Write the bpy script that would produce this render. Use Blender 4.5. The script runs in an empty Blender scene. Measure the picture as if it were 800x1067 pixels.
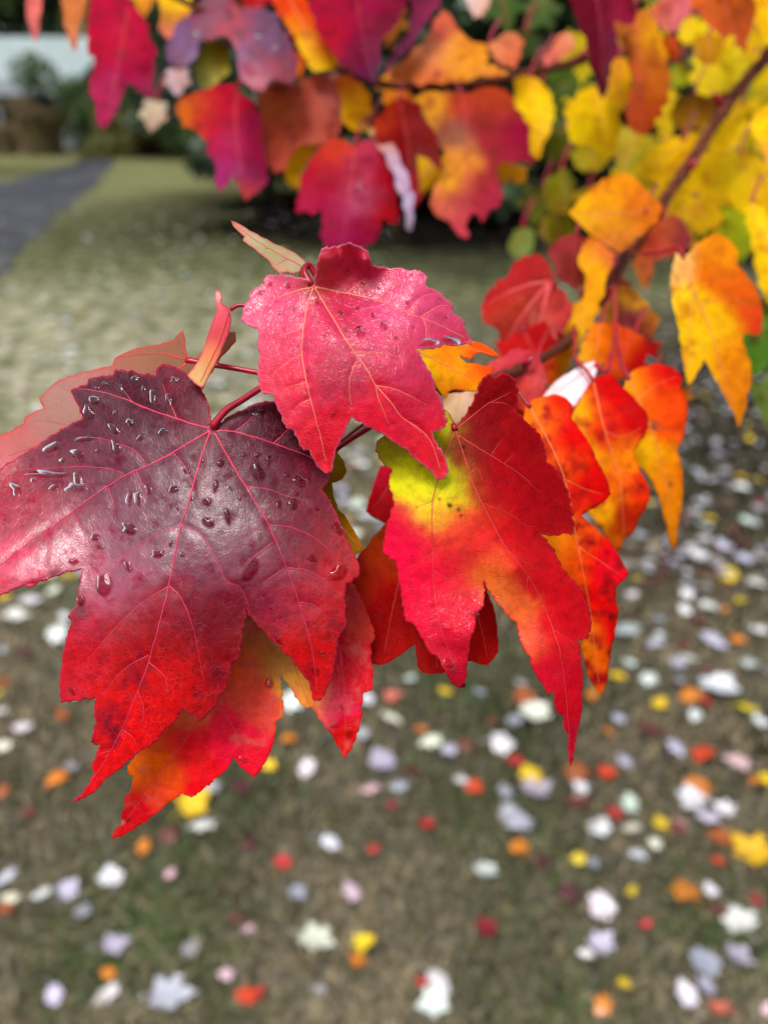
import bpy, math, random
import numpy as np
from mathutils import Vector, geometry

SC = bpy.context.scene
COL = SC.collection
RNG = np.random.default_rng(7)
random.seed(7)

# ------------------------------------------------------------------ camera, sky, sun, exposure
PITCH = math.radians(26.5)
CAM = np.array([0.0, 0.0, 1.5])
FPX = 858.0                                    # focal length in photo pixels (800 x 1067)
cam = bpy.data.cameras.new('camera')
cam_o = bpy.data.objects.new('camera', cam)
COL.objects.link(cam_o)
cam_o.location = CAM
cam_o.rotation_euler = (math.pi / 2 - PITCH, 0, 0)
cam.sensor_fit = 'AUTO'; cam.sensor_width = 36.0
cam.lens = 36.0 * FPX / 1067.0
cam.clip_start = 0.01; cam.clip_end = 500
cam.dof.use_dof = True
cam.dof.focus_distance = 0.203
cam.dof.aperture_fstop = 8.2
SC.camera = cam_o

SUN_EL, SUN_AZ = math.radians(62), math.radians(205)      # azimuth from +Y clockwise: behind the camera
world = bpy.data.worlds.new('World'); SC.world = world; world.use_nodes = True
nt = world.node_tree
bg = nt.nodes['Background']
sky = nt.nodes.new('ShaderNodeTexSky'); sky.sky_type = 'NISHITA'; sky.sun_disc = False
sky.sun_elevation = SUN_EL; sky.sun_rotation = SUN_AZ
sky.air_density = 1.0; sky.dust_density = 4.0; sky.ozone_density = 1.0
hs = nt.nodes.new('ShaderNodeHueSaturation'); hs.inputs['Saturation'].default_value = 0.34
nt.links.new(sky.outputs[0], hs.inputs['Color'])
tcw = nt.nodes.new('ShaderNodeTexCoord'); cn = nt.nodes.new('ShaderNodeTexNoise'); cn.inputs['Scale'].default_value = 2.6; cn.inputs['Detail'].default_value = 4
nt.links.new(tcw.outputs['Generated'], cn.inputs['Vector'])
cr = nt.nodes.new('ShaderNodeMapRange'); cr.inputs[1].default_value = 0.38; cr.inputs[2].default_value = 0.62; cr.inputs[3].default_value = 0.45; cr.inputs[4].default_value = 1.6
nt.links.new(cn.outputs[0], cr.inputs[0])
cm = nt.nodes.new('ShaderNodeMix'); cm.data_type = 'RGBA'; cm.blend_type = 'MULTIPLY'; cm.inputs[0].default_value = 1.0
nt.links.new(hs.outputs[0], cm.inputs[6]); nt.links.new(cr.outputs[0], cm.inputs[7]); nt.links.new(cm.outputs[2], bg.inputs['Color'])
bg.inputs['Strength'].default_value = 0.135

sun = bpy.data.lights.new('sun', 'SUN'); sun.energy = 1.5; sun.angle = math.radians(20); sun.color = (1.0, 0.97, 0.93)
sun_o = bpy.data.objects.new('sun', sun); COL.objects.link(sun_o)
sd = Vector((math.sin(SUN_AZ) * math.cos(SUN_EL), math.cos(SUN_AZ) * math.cos(SUN_EL), math.sin(SUN_EL)))
sun_o.rotation_euler = sd.to_track_quat('Z', 'Y').to_euler()
sun_o.location = (0, 0, 20)

SC.view_settings.view_transform = 'Standard'; SC.view_settings.look = 'None'
SC.view_settings.gamma = 1.0; SC.view_settings.exposure = 0.62
SC.render.engine = 'CYCLES'
SC.cycles.use_denoising = True
SC.cycles.max_bounces = 8; SC.cycles.transparent_max_bounces = 12

# ------------------------------------------------------------------ helpers
RT = np.array([1.0, 0, 0]); FW = np.array([0, math.cos(PITCH), -math.sin(PITCH)]); UP = np.array([0, math.sin(PITCH), math.cos(PITCH)])

def P(px, py, d):
    """Point seen at photo pixel (px, py) at axial depth d metres."""
    px = np.asarray(px, float); py = np.asarray(py, float); d = np.asarray(d, float)
    x = (px - 400) / FPX * d; y = (533.5 - py) / FPX * d
    return CAM + x[..., None] * RT + y[..., None] * UP + d[..., None] * FW

def G(px, py, z=0.0):
    """Ground point (height z) under photo pixel."""
    r = (px - 400) / FPX * RT + (533.5 - py) / FPX * UP + FW
    return CAM + r * ((z - CAM[2]) / r[2])

def lin(c, k=1.0):
    c = np.asarray(c, float) / 255.0
    return np.where(c <= 0.04045, c / 12.92, ((c + 0.055) / 1.055) ** 2.4) * k

def tag(o, label=None, cat=None, group=None, kind=None):
    if label: o['label'] = label
    if cat: o['category'] = cat
    if group: o['group'] = group
    if kind: o['kind'] = kind
    return o

def empty(name, loc):
    o = bpy.data.objects.new(name, None); COL.objects.link(o)
    o.location = loc; o.empty_display_size = 0.01
    return o

def mesh_obj(name, verts, faces, mat, parent=None, origin=None, smooth=True, cols=None, uv=None, film=None):
    verts = np.asarray(verts, float)
    if origin is not None: verts = verts - np.asarray(origin)
    me = bpy.data.meshes.new(name)
    faces = [tuple(int(i) for i in f) for f in faces] if not isinstance(faces, np.ndarray) else faces.tolist()
    me.from_pydata(verts.tolist(), [], faces)
    if smooth: me.polygons.foreach_set('use_smooth', np.ones(len(me.polygons), bool))
    if cols is not None:
        a = me.color_attributes.new('Col', 'FLOAT_COLOR', 'POINT')
        c = np.ones((len(verts), 4)); c[:, :cols.shape[1]] = cols
        a.data.foreach_set('color', c.astype(np.float32).ravel())
    if uv is not None:
        a = me.attributes.new('leafuv', 'FLOAT2', 'POINT')
        a.data.foreach_set('vector', np.asarray(uv, np.float32).ravel())
    if film is not None:
        a = me.attributes.new('film', 'FLOAT', 'POINT'); a.data.foreach_set('value', np.asarray(film, np.float32))
    me.materials.append(mat)
    me.update()
    o = bpy.data.objects.new(name, me); COL.objects.link(o)
    if parent is not None: o.parent = parent
    elif origin is not None: o.location = origin
    return o

# value noise
_perm = np.random.default_rng(3).random((257, 257))
def vnoise(x, y, s, seed=0):
    x = np.asarray(x, float) / s + seed * 17.31; y = np.asarray(y, float) / s + seed * 9.77
    xi = np.floor(x).astype(int); yi = np.floor(y).astype(int)
    fx = x - xi; fy = y - yi; fx = fx * fx * (3 - 2 * fx); fy = fy * fy * (3 - 2 * fy)
    a = _perm[xi % 256, yi % 256]; b = _perm[(xi + 1) % 256, yi % 256]; c = _perm[xi % 256, (yi + 1) % 256]; d = _perm[(xi + 1) % 256, (yi + 1) % 256]
    return (a * (1 - fx) + b * fx) * (1 - fy) + (c * (1 - fx) + d * fx) * fy
def fnoise(x, y, s, seed=0, o=3):
    t = 0; w = 1; n = 0
    for i in range(o):
        t = t + w * vnoise(x, y, s / 2 ** i, seed + i * 3.7); n += w; w *= 0.55
    return t / n

def inside(pts, poly):
    x, y = pts[:, 0], pts[:, 1]; r = np.zeros(len(pts), bool); n = len(poly)
    for i in range(n):
        x1, y1 = poly[i]; x2, y2 = poly[(i + 1) % n]
        if y1 == y2: continue
        c = ((y1 > y) != (y2 > y)) & (x < (x2 - x1) * (y - y1) / (y2 - y1) + x1)
        r ^= c
    return r

def segdist(pts, line):
    """Distance of pts to polyline."""
    best = np.full(len(pts), 1e9)
    for a, b in zip(line[:-1], line[1:]):
        a = np.asarray(a, float); b = np.asarray(b, float); ab = b - a; L = ab @ ab + 1e-9
        t = np.clip(((pts - a) @ ab) / L, 0, 1)
        best = np.minimum(best, np.hypot(*(pts - a - t[:, None] * ab).T))
    return best

def spline(pts, step):
    """Catmull-Rom through pts, about one sample per step."""
    p = np.asarray(pts, float)
    if len(p) < 3:
        n = max(2, int(np.linalg.norm(p[-1] - p[0]) / step) + 1)
        return p[0] + (p[-1] - p[0]) * np.linspace(0, 1, n)[:, None]
    q = np.vstack([2 * p[0] - p[1], p, 2 * p[-1] - p[-2]])
    out = []
    for i in range(1, len(q) - 2):
        n = max(2, int(np.linalg.norm(q[i + 1] - q[i]) / step) + 1)
        for t in np.linspace(0, 1, n, endpoint=False):
            a, b, c, d = q[i - 1], q[i], q[i + 1], q[i + 2]
            out.append(0.5 * ((2 * b) + (-a + c) * t + (2 * a - 5 * b + 4 * c - d) * t * t + (-a + 3 * b - 3 * c + d) * t ** 3))
    out.append(p[-1])
    return np.array(out)

def tube(path, radii, nseg=8, flat=None, cap=True):
    """verts, faces of a tube along a 3-D path; flat = (normals, factor) squashes it along the normals."""
    path = np.asarray(path, float); n = len(path)
    T = np.gradient(path, axis=0); T /= np.linalg.norm(T, axis=1)[:, None] + 1e-12
    vs = []
    ref = np.array([0.3, 0.2, 0.93])
    for i in range(n):
        if flat is not None: N = flat[0][i]; k = flat[1]
        else: N = ref; k = 1.0
        B = np.cross(T[i], N); B /= np.linalg.norm(B) + 1e-12
        N2 = np.cross(B, T[i]); N2 /= np.linalg.norm(N2) + 1e-12
        for j in range(nseg):
            a = 2 * math.pi * j / nseg
            vs.append(path[i] + radii[i] * (math.cos(a) * B + math.sin(a) * N2 * k))
    fs = []
    for i in range(n - 1):
        for j in range(nseg):
            a = i * nseg + j; b = i * nseg + (j + 1) % nseg
            fs.append((a, b, b + nseg, a + nseg))
    if cap:
        fs.append(tuple(range(nseg))[::-1]); fs.append(tuple((n - 1) * nseg + j for j in range(nseg)))
    return np.array(vs), fs

# ------------------------------------------------------------------ materials
def newmat(name):
    m = bpy.data.materials.new(name); m.use_nodes = True
    return m, m.node_tree, m.node_tree.nodes['Principled BSDF'], m.node_tree.nodes['Material Output']
def L(nt, a, b): nt.links.new(a, b)
def mixc(nt, fac, a, b, mode='MIX'):
    n = nt.nodes.new('ShaderNodeMix'); n.data_type = 'RGBA'; n.blend_type = mode
    for s, v in ((n.inputs[0], fac), (n.inputs[6], a), (n.inputs[7], b)):
        if hasattr(v, 'links'): nt.links.new(v, s)
        elif isinstance(v, (int, float)): s.default_value = v
        else: s.default_value = (*v, 1) if len(v) == 3 else v
    return n.outputs[2]
def mth(nt, op, a, b=0.0, clamp=False):
    n = nt.nodes.new('ShaderNodeMath'); n.operation = op; n.use_clamp = clamp
    for s, v in ((n.inputs[0], a), (n.inputs[1], b)):
        if hasattr(v, 'links'): nt.links.new(v, s)
        else: s.default_value = v
    return n.outputs[0]
def ramp(nt, fac, stops):
    n = nt.nodes.new('ShaderNodeValToRGB'); e = n.color_ramp.elements
    while len(e) < len(stops): e.new(0.5)
    for el, (p, c) in zip(e, stops):
        el.position = p; el.color = (*c, 1) if len(c) == 3 else c
    nt.links.new(fac, n.inputs[0]); return n.outputs[0]
def noise(nt, vec, scale, detail=3, rough=0.5):
    n = nt.nodes.new('ShaderNodeTexNoise'); n.inputs['Scale'].default_value = scale; n.inputs['Detail'].default_value = detail; n.inputs['Roughness'].default_value = rough
    if vec is not None: nt.links.new(vec, n.inputs['Vector'])
    return n.outputs[0]

def leaf_material(name, coat=0.5, rough=0.38, coat_rough=0.1, trans=0.25, under=None, mottle=0.25, vein_net=0.35, bump=0.35, wet=0.5, net=(0.75, 0.13, 0.09), spec=0.25, cior=1.4):
    """Autumn leaf skin: pigment from the blade's own colour attribute, mottling and vein net in leaf space, patchy water film."""
    m, nt, bs, out = newmat(name)
    at = nt.nodes.new('ShaderNodeAttribute'); at.attribute_name = 'Col'
    uv = nt.nodes.new('ShaderNodeAttribute'); uv.attribute_name = 'leafuv'
    V = uv.outputs['Vector']
    n1 = noise(nt, V, 9, 5, 0.65); n2 = noise(nt, V, 45, 3, 0.6)
    col = mixc(nt, mth(nt, 'MULTIPLY', mth(nt, 'SUBTRACT', n1, 0.42, True), mottle * 4, True), at.outputs['Color'], mixc(nt, 1.0, at.outputs['Color'], (0.55, 0.45, 0.55), 'MULTIPLY'))
    col = mixc(nt, mth(nt, 'MULTIPLY', mth(nt, 'SUBTRACT', n2, 0.5, True), 1.6, True), col, mixc(nt, 1.0, col, (1.4, 1.15, 1.15), 'MULTIPLY'))
    vo = nt.nodes.new('ShaderNodeTexVoronoi'); vo.feature = 'DISTANCE_TO_EDGE'; vo.inputs['Scale'].default_value = 14
    nd = nt.nodes.new('ShaderNodeTexNoise'); nd.inputs['Scale'].default_value = 10; L(nt, V, nd.inputs['Vector'])
    wv = mixc(nt, 0.06, V, nd.outputs['Color']); L(nt, wv, vo.inputs['Vector'])
    vo2 = nt.nodes.new('ShaderNodeTexVoronoi'); vo2.feature = 'DISTANCE_TO_EDGE'; vo2.inputs['Scale'].default_value = 42; L(nt, wv, vo2.inputs['Vector'])
    e1 = mth(nt, 'SUBTRACT', 1.0, mth(nt, 'MULTIPLY', vo.outputs[0], 16, True), True)
    e2 = mth(nt, 'SUBTRACT', 1.0, mth(nt, 'MULTIPLY', vo2.outputs[0], 8, True), True)
    e1b = mth(nt, 'MULTIPLY', e1, mth(nt, 'MULTIPLY', mth(nt, 'SUBTRACT', noise(nt, V, 4, 2), 0.35, True), 3, True))
    col = mixc(nt, mth(nt, 'MULTIPLY', e1b, vein_net), col, mixc(nt, 0.45, col, net))
    col = mixc(nt, mth(nt, 'MULTIPLY', e2, vein_net * 0.35), col, mixc(nt, 0.3, col, net))
    if under is not None:
        g = nt.nodes.new('ShaderNodeNewGeometry')
        col_t = mixc(nt, g.outputs['Backfacing'], col, mixc(nt, 0.75, col, under))
    else: col_t = col
    L(nt, col_t, bs.inputs['Base Color'])
    fa = nt.nodes.new('ShaderNodeAttribute'); fa.attribute_name = 'film'
    film = mth(nt, 'MULTIPLY', mth(nt, 'MULTIPLY', mth(nt, 'SUBTRACT', noise(nt, V, 5, 5, 0.6), 0.5 - wet * 0.25, True), 5, True), fa.outputs['Fac'])
    dry = mth(nt, 'SUBTRACT', 1.0, at.outputs['Alpha'], True)       # alpha 0 marks skin lying under a raindrop
    shine = mth(nt, 'SUBTRACT', 1.0, dry, True)
    L(nt, mth(nt, 'MULTIPLY', mth(nt, 'MULTIPLY', film, coat), shine), bs.inputs['Coat Weight'])
    bs.inputs['Coat Roughness'].default_value = coat_rough; bs.inputs['Coat IOR'].default_value = cior
    L(nt, mth(nt, 'ADD', rough - 0.1, mth(nt, 'MULTIPLY', n1, 0.2)), bs.inputs['Roughness'])
    L(nt, mth(nt, 'MULTIPLY', shine, spec), bs.inputs['Specular IOR Level'])
    h = mth(nt, 'ADD', mth(nt, 'MULTIPLY', e1, -0.5), mth(nt, 'ADD', mth(nt, 'MULTIPLY', e2, -0.25), mth(nt, 'MULTIPLY', n2, 0.5)))
    bp = nt.nodes.new('ShaderNodeBump'); bp.inputs['Strength'].default_value = bump; bp.inputs['Distance'].default_value = 0.0004
    L(nt, h, bp.inputs['Height']); L(nt, bp.outputs[0], bs.inputs['Normal']); L(nt, bp.outputs[0], bs.inputs['Coat Normal'])
    tr = nt.nodes.new('ShaderNodeBsdfTranslucent'); L(nt, mixc(nt, 1.0, col, (1.05, 0.95, 0.95), 'MULTIPLY'), tr.inputs['Color'])
    mx = nt.nodes.new('ShaderNodeMixShader'); mx.inputs[0].default_value = trans
    L(nt, bs.outputs[0], mx.inputs[1]); L(nt, tr.outputs[0], mx.inputs[2]); L(nt, mx.outputs[0], out.inputs['Surface'])
    return m

def plain(name, c, rough=0.5, coat=0.0, bumpscale=0, var=0.25, coord='Object'):
    m, nt, bs, out = newmat(name)
    tc = nt.nodes.new('ShaderNodeTexCoord')
    n1 = noise(nt, tc.outputs[coord], bumpscale or 30, 4)
    c = np.asarray(c, float)
    col = ramp(nt, n1, [(0.3, c * (1 - var)), (0.7, np.minimum(c * (1 + var), 1))])
    L(nt, col, bs.inputs['Base Color']); bs.inputs['Roughness'].default_value = rough; bs.inputs['Specular IOR Level'].default_value = .2
    bs.inputs['Coat Weight'].default_value = coat; bs.inputs['Coat Roughness'].default_value = 0.1
    return m

M_WET = leaf_material('maroon_wet_leaf', spec=.05, coat=1.0, cior=1.68, net=(.5, .16, .26), rough=0.4, coat_rough=0.33, trans=0.14, mottle=0.8, vein_net=0.34, bump=0.2, wet=0.9)
M_PINK = leaf_material('pink_red_leaf', net=(.8, .2, .22), spec=.1, coat=1.0, cior=1.66, rough=0.36, coat_rough=0.24, trans=0.3, mottle=0.6, vein_net=0.2, bump=0.35, wet=1.0)
M_RED = leaf_material('red_gloss_leaf', spec=.03, coat=.2, cior=1.7, rough=0.36, coat_rough=0.05, trans=0.25, mottle=0.6, vein_net=0.12, bump=0.4, wet=1.2)
M_PALE = leaf_material('pale_leaf_underside', spec=.2, coat=0.05, rough=0.55, trans=0.35, mottle=0.15, vein_net=0.3, bump=0.3, wet=0.2, net=(0.8, 0.25, 0.2))
M_SOFT = leaf_material('hanging_leaf_skin', spec=.02, coat=0.07, rough=0.42, coat_rough=0.15, trans=0.35, mottle=0.5, vein_net=0.2, bump=0.4, wet=0.6)
M_GLOW = leaf_material('red_orange_wet_leaf', spec=.04, coat=.45, rough=0.36, coat_rough=0.18, trans=0.32, mottle=0.5, vein_net=0.2, bump=0.4, wet=.8)
M_STALK = plain('red_leaf_stalk', lin((160, 10, 40), .8), 0.35, 0.3, 250, 0.35)
M_VPINK = plain('pink_vein', lin((200, 52, 84), .85), 0.4, 0.3, 200, 0.2)
M_VGOLD = plain('golden_vein', lin((232, 116, 96), .9), 0.45, 0.2, 200, 0.2)
M_VRED = plain('red_vein', lin((205, 60, 60), .8), 0.45, 0.2, 200, 0.2)
M_VSOFT = plain('pale_vein', lin((225, 130, 70), .8), 0.5, 0.1, 200, 0.2)
M_BARK = plain('twig_bark', lin((88, 38, 22), .9), 0.7, 0.0, 180, 0.5)

def water():
    m, nt, bs, out = newmat('rain_water')
    nt.nodes.remove(bs)
    fr = nt.nodes.new('ShaderNodeFresnel'); fr.inputs['IOR'].default_value = 1.3
    gl = nt.nodes.new('ShaderNodeBsdfGlossy'); gl.inputs['Roughness'].default_value = 0.09
    tp = nt.nodes.new('ShaderNodeBsdfTransparent'); tp.inputs['Color'].default_value = (0.97, 0.95, 0.96, 1)
    mx = nt.nodes.new('ShaderNodeMixShader')
    L(nt, fr.outputs[0], mx.inputs[0]); L(nt, tp.outputs[0], mx.inputs[1]); L(nt, gl.outputs[0], mx.inputs[2]); L(nt, mx.outputs[0], out.inputs['Surface'])
    return m
M_WATER = water()

# ------------------------------------------------------------------ leaf builder
def tps(ctrl):
    c = np.asarray(ctrl, float); p = c[:, :2] / 100; n = len(p)
    def U(r2): return np.where(r2 > 1e-12, 0.5 * r2 * np.log(r2 + 1e-12), 0)
    d2 = ((p[:, None] - p[None]) ** 2).sum(-1)
    K = U(d2) + 0.002 * np.eye(n); Q = np.hstack([np.ones((n, 1)), p])
    A = np.block([[K, Q], [Q.T, np.zeros((3, 3))]])
    w = np.linalg.solve(A, np.concatenate([c[:, 2], np.zeros(3)]))
    def f(x, y):
        q = np.stack([np.asarray(x, float), np.asarray(y, float)], -1) / 100
        d2 = ((q[..., None, :] - p) ** 2).sum(-1)
        return U(d2) @ w[:n] + w[n] + q @ w[n + 1:]
    return f

def serrate(poly, step, amp, seed):
    """Fine teeth along the traced outline; the traced corners stay."""
    r = np.random.default_rng(seed); out = []; n = len(poly); p = np.asarray(poly, float)
    area = 0.5 * np.sum(p[:, 0] * np.roll(p[:, 1], -1) - np.roll(p[:, 0], -1) * p[:, 1]); sg = 1 if area > 0 else -1
    for i in range(n):
        a = p[i]; b = p[(i + 1) % n]; d = b - a; l = np.hypot(*d)
        k = max(1, int(round(l / step)))
        nrm = np.array([d[1], -d[0]]) / (l + 1e-9) * sg
        out.append(a)
        bow = r.uniform(0.02, 0.07) * l if l > 3 * step else 0
        for j in range(1, k):
            t = j / k
            saw = ((j * step / (4.5 * step) + r.uniform(-.1, .1)) % 1.0 - 0.4) * amp
            out.append(a + d * t + nrm * (bow * 4 * t * (1 - t) * .5 + saw + r.normal(0, amp * .25)))
    return np.array(out)

LEAVES = []; PK_ = 1.0
def leaf(label, D, outline, colors, depth=None, slope=(0, -0.25), curl=0.0, wave=0.6, veins=(), vw=1.0, vmat=None, stalk=None, drops=(), mat=None,
         res=2.2, amp=0.9, sig=26, relief=1.0, spots=None, group=None, name='maple_leaf', base=None, edge=None, seed=None, stalk_r=0.9, thick=0.0002, stalk_mat=None, under=True, mott=None, keel=0.0, film=None, sat=1.12):
    """outline, veins ... in photo pixels; each leaf has its own distance D, true size and curved surface."""
    seed = len(LEAVES) + 1 if seed is None else seed
    o = np.asarray(outline, float); mm = D / FPX      # metres per pixel at D
    ctr = o.mean(0)
    if depth is not None: f0 = tps(depth); base_f = lambda x, y: f0(x, y) * 0.001
    else:
        ext = max(np.ptp(o[:, 0]), np.ptp(o[:, 1])) / 2
        def base_f(x, y):
            u = np.asarray(x) - ctr[0]; v = np.asarray(y) - ctr[1]
            return mm * (slope[0] * u + slope[1] * v + curl * (u * u + v * v) / ext)
    vlines = [v[0] for v in veins]; slines = [s for v in veins for s in v[1]]
    ext_ = max(np.ptp(o[:, 0]), np.ptp(o[:, 1])) / 2
    vs_dense = [spline(v, 4) for v in vlines]; ss_dense = [spline(s, 4) for s in slines]
    ext = max(np.ptp(o[:, 0]), np.ptp(o[:, 1])) / 2
    fs_ = max(30.0, ext_ * .55) if keel else 30.0
    def rel(x, y):
        pts = np.stack([np.asarray(x, float).ravel(), np.asarray(y, float).ravel()], -1)
        h = -(fnoise(pts[:, 0], pts[:, 1], fs_, seed) - .5) * 3.0 * wave * fs_ / 30
        h += -(fnoise(pts[:, 0], pts[:, 1], 9, seed + 5, 2) - .5) * 0.55 * wave
        if vs_dense:
            dm = np.min([segdist(pts, l) for l in vs_dense], axis=0)
            h += relief * (1.3 * np.exp(-(dm / 6) ** 2)) + keel * dm
        if ss_dense:
            dm = np.min([segdist(pts, l) for l in ss_dense], axis=0)
            h += relief * (0.8 * np.exp(-(dm / 4) ** 2))
        return (h * mm).reshape(np.shape(x))
    def surf(x, y): return P(x, y, D + base_f(x, y) + rel(x, y))
    def nrm(x, y):
        e = 0.8; a = surf(x + e, y) - surf(x - e, y); b = surf(x, y + e) - surf(x, y - e)
        n = np.cross(b, a); n /= np.linalg.norm(n, axis=-1)[..., None] + 1e-15
        s = np.sign((n * (CAM - surf(x, y))).sum(-1)); return n * s[..., None]
    # triangulated blade
    ol = serrate(o, res * 1.15, amp, seed)
    mn, mx = ol.min(0), ol.max(0)
    gx, gy = np.meshgrid(np.arange(mn[0], mx[0], res), np.arange(mn[1], mx[1], res * .866))
    gx = gx + (np.arange(gx.shape[0]) % 2)[:, None] * res / 2
    g = np.stack([gx.ravel(), gy.ravel()], -1); g = g[inside(g, ol)]
    g = g[segdist(g, np.vstack([ol, ol[:1]])) > res * 0.55]
    allp = np.vstack([ol, g]); n = len(ol)
    r = geometry.delaunay_2d_cdt([Vector(q) for q in allp], [(i, (i + 1) % n) for i in range(n)], [], 0, 1e-4)
    vv = np.array([tuple(v) for v in r[0]]); tri = np.array([t for t in r[2] if len(t) == 3])
    keep = inside(vv[tri].mean(1), ol); tri = tri[keep]
    used = np.unique(tri); remap = -np.ones(len(vv), int); remap[used] = np.arange(len(used)); vv = vv[used]; tri = remap[tri]
    w3 = surf(vv[:, 0], vv[:, 1])
    fn = np.cross(w3[tri[:, 1]] - w3[tri[:, 0]], w3[tri[:, 2]] - w3[tri[:, 0]])
    flip = (fn * (CAM - w3[tri[:, 0]])).sum(1) < 0
    tri[flip] = tri[flip][:, ::-1]
    # pigment, with shade or sheen mixed in on a few leaves
    cp = np.array([(c[0], c[1]) for c in colors], float); cc = np.array([lin(c[2], PK_ if thick else .72 + .3 * c[2][1] / 255) for c in colors])
    wx = vv[:, 0] + (fnoise(vv[:, 0], vv[:, 1], 16, seed + 1, 4) - .5) * sig * 1.5; wy = vv[:, 1] + (fnoise(vv[:, 0], vv[:, 1], 16, seed + 2, 4) - .5) * sig * 1.5
    d2 = (wx[:, None] - cp[:, 0]) ** 2 + (wy[:, None] - cp[:, 1]) ** 2
    w = np.exp(-d2 / (2 * sig * sig)) + 1e-4 / (1 + d2 / 400) + 1e-9; w /= w.sum(1)[:, None]
    col = w @ cc
    gm = col.mean(1)[:, None]; col = np.clip(gm + (col - gm) * sat, 0.002, 0.95)
    if mott is not None:
        c2, lo, hi, sc = mott
        k = np.clip((fnoise(vv[:, 0], vv[:, 1], sc, seed + 11, 4) - lo) / (hi - lo), 0, 1)[:, None]
        col = col * (1 - k) + lin(c2, .85) * k
    if edge is not None:
        de = segdist(vv, np.vstack([ol, ol[:1]])); k = np.exp(-(de / edge[1]) ** 2)[:, None] * .8
        col = col * (1 - k) + lin(edge[0], .85) * k
    if spots:
        for sx, sy, sr, sc in spots:
            k = np.clip(1.3 - np.hypot(vv[:, 0] - sx + (vnoise(vv[:, 0], vv[:, 1], 3) - .5) * sr, vv[:, 1] - sy) / sr, 0, 1)[:, None]
            col = col * (1 - k) + lin(sc, .85) * k
    fl = np.ones(len(vv))
    if film is not None:
        fa = np.array(film, float); d2 = (wx[:, None] - fa[:, 0]) ** 2 + (wy[:, None] - fa[:, 1]) ** 2
        w = np.exp(-d2 / (2 * 26 ** 2)) + 1e-4 / (1 + d2 / 400); w /= w.sum(1)[:, None]; fl = w @ fa[:, 2] * (1.15 if mat is M_WET else 1)
    alpha = np.ones((len(vv), 1))
    for dx, dy, la, wb, ang in drops:
        ca, sa = math.cos(math.radians(ang)), math.sin(math.radians(ang))
        u = (vv[:, 0] - dx) * ca + (vv[:, 1] - dy) * sa; v = -(vv[:, 0] - dx) * sa + (vv[:, 1] - dy) * ca
        q = np.hypot(u / (la / 2), v / (wb / 2)); alpha[:, 0] = np.minimum(alpha[:, 0], np.clip((q - .85) / .3, 0, 1))
    col = col * (alpha + (1 - alpha) * np.array([.75, .35, .5]))                       # skin soaked under a drop is darker
    b0 = np.asarray(base if base is not None else (stalk[0][:2] if stalk else ctr), float)
    org = surf(b0[0], b0[1])
    root = tag(empty(name, org), label, 'leaf', group)
    LEAVES.append(root)
    bl = mesh_obj('blade', w3, tri, mat or M_SOFT, root, org, cols=np.hstack([col, alpha]), uv=vv / 100 + seed * 3.1, film=fl)
    if thick:
        sm = bl.modifiers.new('thickness', 'SOLIDIFY'); sm.thickness = thick; sm.offset = -1
    # veins: each main vein with its side veins is one part
    for main, sides in veins:
        V, F = [], []
        for ln, w0, w1 in [(main, 1.25 * vw, 0.35 * vw)] + [(s, 0.62 * vw, 0.22 * vw) for s in sides]:
            q = spline(ln, 3.0 if res < 3 else 6.0); m_ = inside(q, ol)
            q[:, 0] += (vnoise(q[:, 0], q[:, 1], 7, seed) - .5) * .9; q[:, 1] += (vnoise(q[:, 0], q[:, 1], 7, seed + 2) - .5) * .9
            if m_.sum() < 3: continue
            cut = np.where(~m_)[0]; cut = cut[cut > 2]
            if len(cut): q = q[:cut[0]]
            if len(q) < 3: continue
            N = nrm(q[:, 0], q[:, 1]); c = surf(q[:, 0], q[:, 1]) + N * (w0 * mm * 0.12)
            v_, f_ = tube(c, np.linspace(w0, w1, len(q)) * mm, 6, (N, 0.55))
            k = sum(len(x) for x in V); V.append(v_); F += [tuple(i + k for i in f) for f in f_]
        if V: mesh_obj('vein', np.vstack(V), F, vmat or M_VSOFT, root, org)
    if stalk:
        q = spline(np.array([(s[0], s[1]) for s in stalk], float), 5)
        t = np.linspace(0, 1, len(q)); z = np.interp(t, np.linspace(0, 1, len(stalk)), [s[2] for s in stalk]) * 0.001
        b = base_f(q[0, 0], q[0, 1])
        mesh_obj('leaf_stalk', *tube(P(q[:, 0], q[:, 1], D + b + z), (1 + .25 * (2 * t - 1) ** 4) * stalk_r * mm * 2.2, 10), stalk_mat or M_STALK, root, org)
    for i, (dx, dy, la, wb, ang) in enumerate(drops):
        if la < 24: la, wb = max(la, wb * .55) * 1.08, max(wb, la * .55) * 1.08
        rr = np.random.default_rng(seed * 1000 + i); K, R = 18, 6
        ca, sa = math.cos(math.radians(ang)), math.sin(math.radians(ang))
        th = np.linspace(0, 2 * math.pi, K, endpoint=False)
        wob = 1 + sum(rr.normal(0, .085) * np.cos(k * th + rr.uniform(0, 6.3)) for k in (2, 3, 4, 5))
        rad = np.linspace(1, 0, R)[:-1]
        U = np.concatenate([np.outer(rad, la / 2 * np.cos(th) * wob).ravel(), [0]]); W = np.concatenate([np.outer(rad, wb / 2 * np.sin(th) * wob).ravel(), [0]])
        X = dx + U * ca - W * sa; Y = dy + U * sa + W * ca
        hgt = np.concatenate([np.repeat((1 - rad ** 2) ** .75, K), [1.0]]) * min(la, wb) * 0.14 * mm * rr.uniform(.8, 1.2)
        S = surf(X, Y) + nrm(X, Y) * (hgt - 0.00002)[:, None]
        F = [(a * K + j, a * K + (j + 1) % K, (a + 1) * K + (j + 1) % K, (a + 1) * K + j) for a in range(R - 2) for j in range(K)]
        F += [((R - 2) * K + j, (R - 2) * K + (j + 1) % K, (R - 1) * K) for j in range(K)]
        mesh_obj('raindrop', S, F, M_WATER, root, org)
    return root

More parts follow.
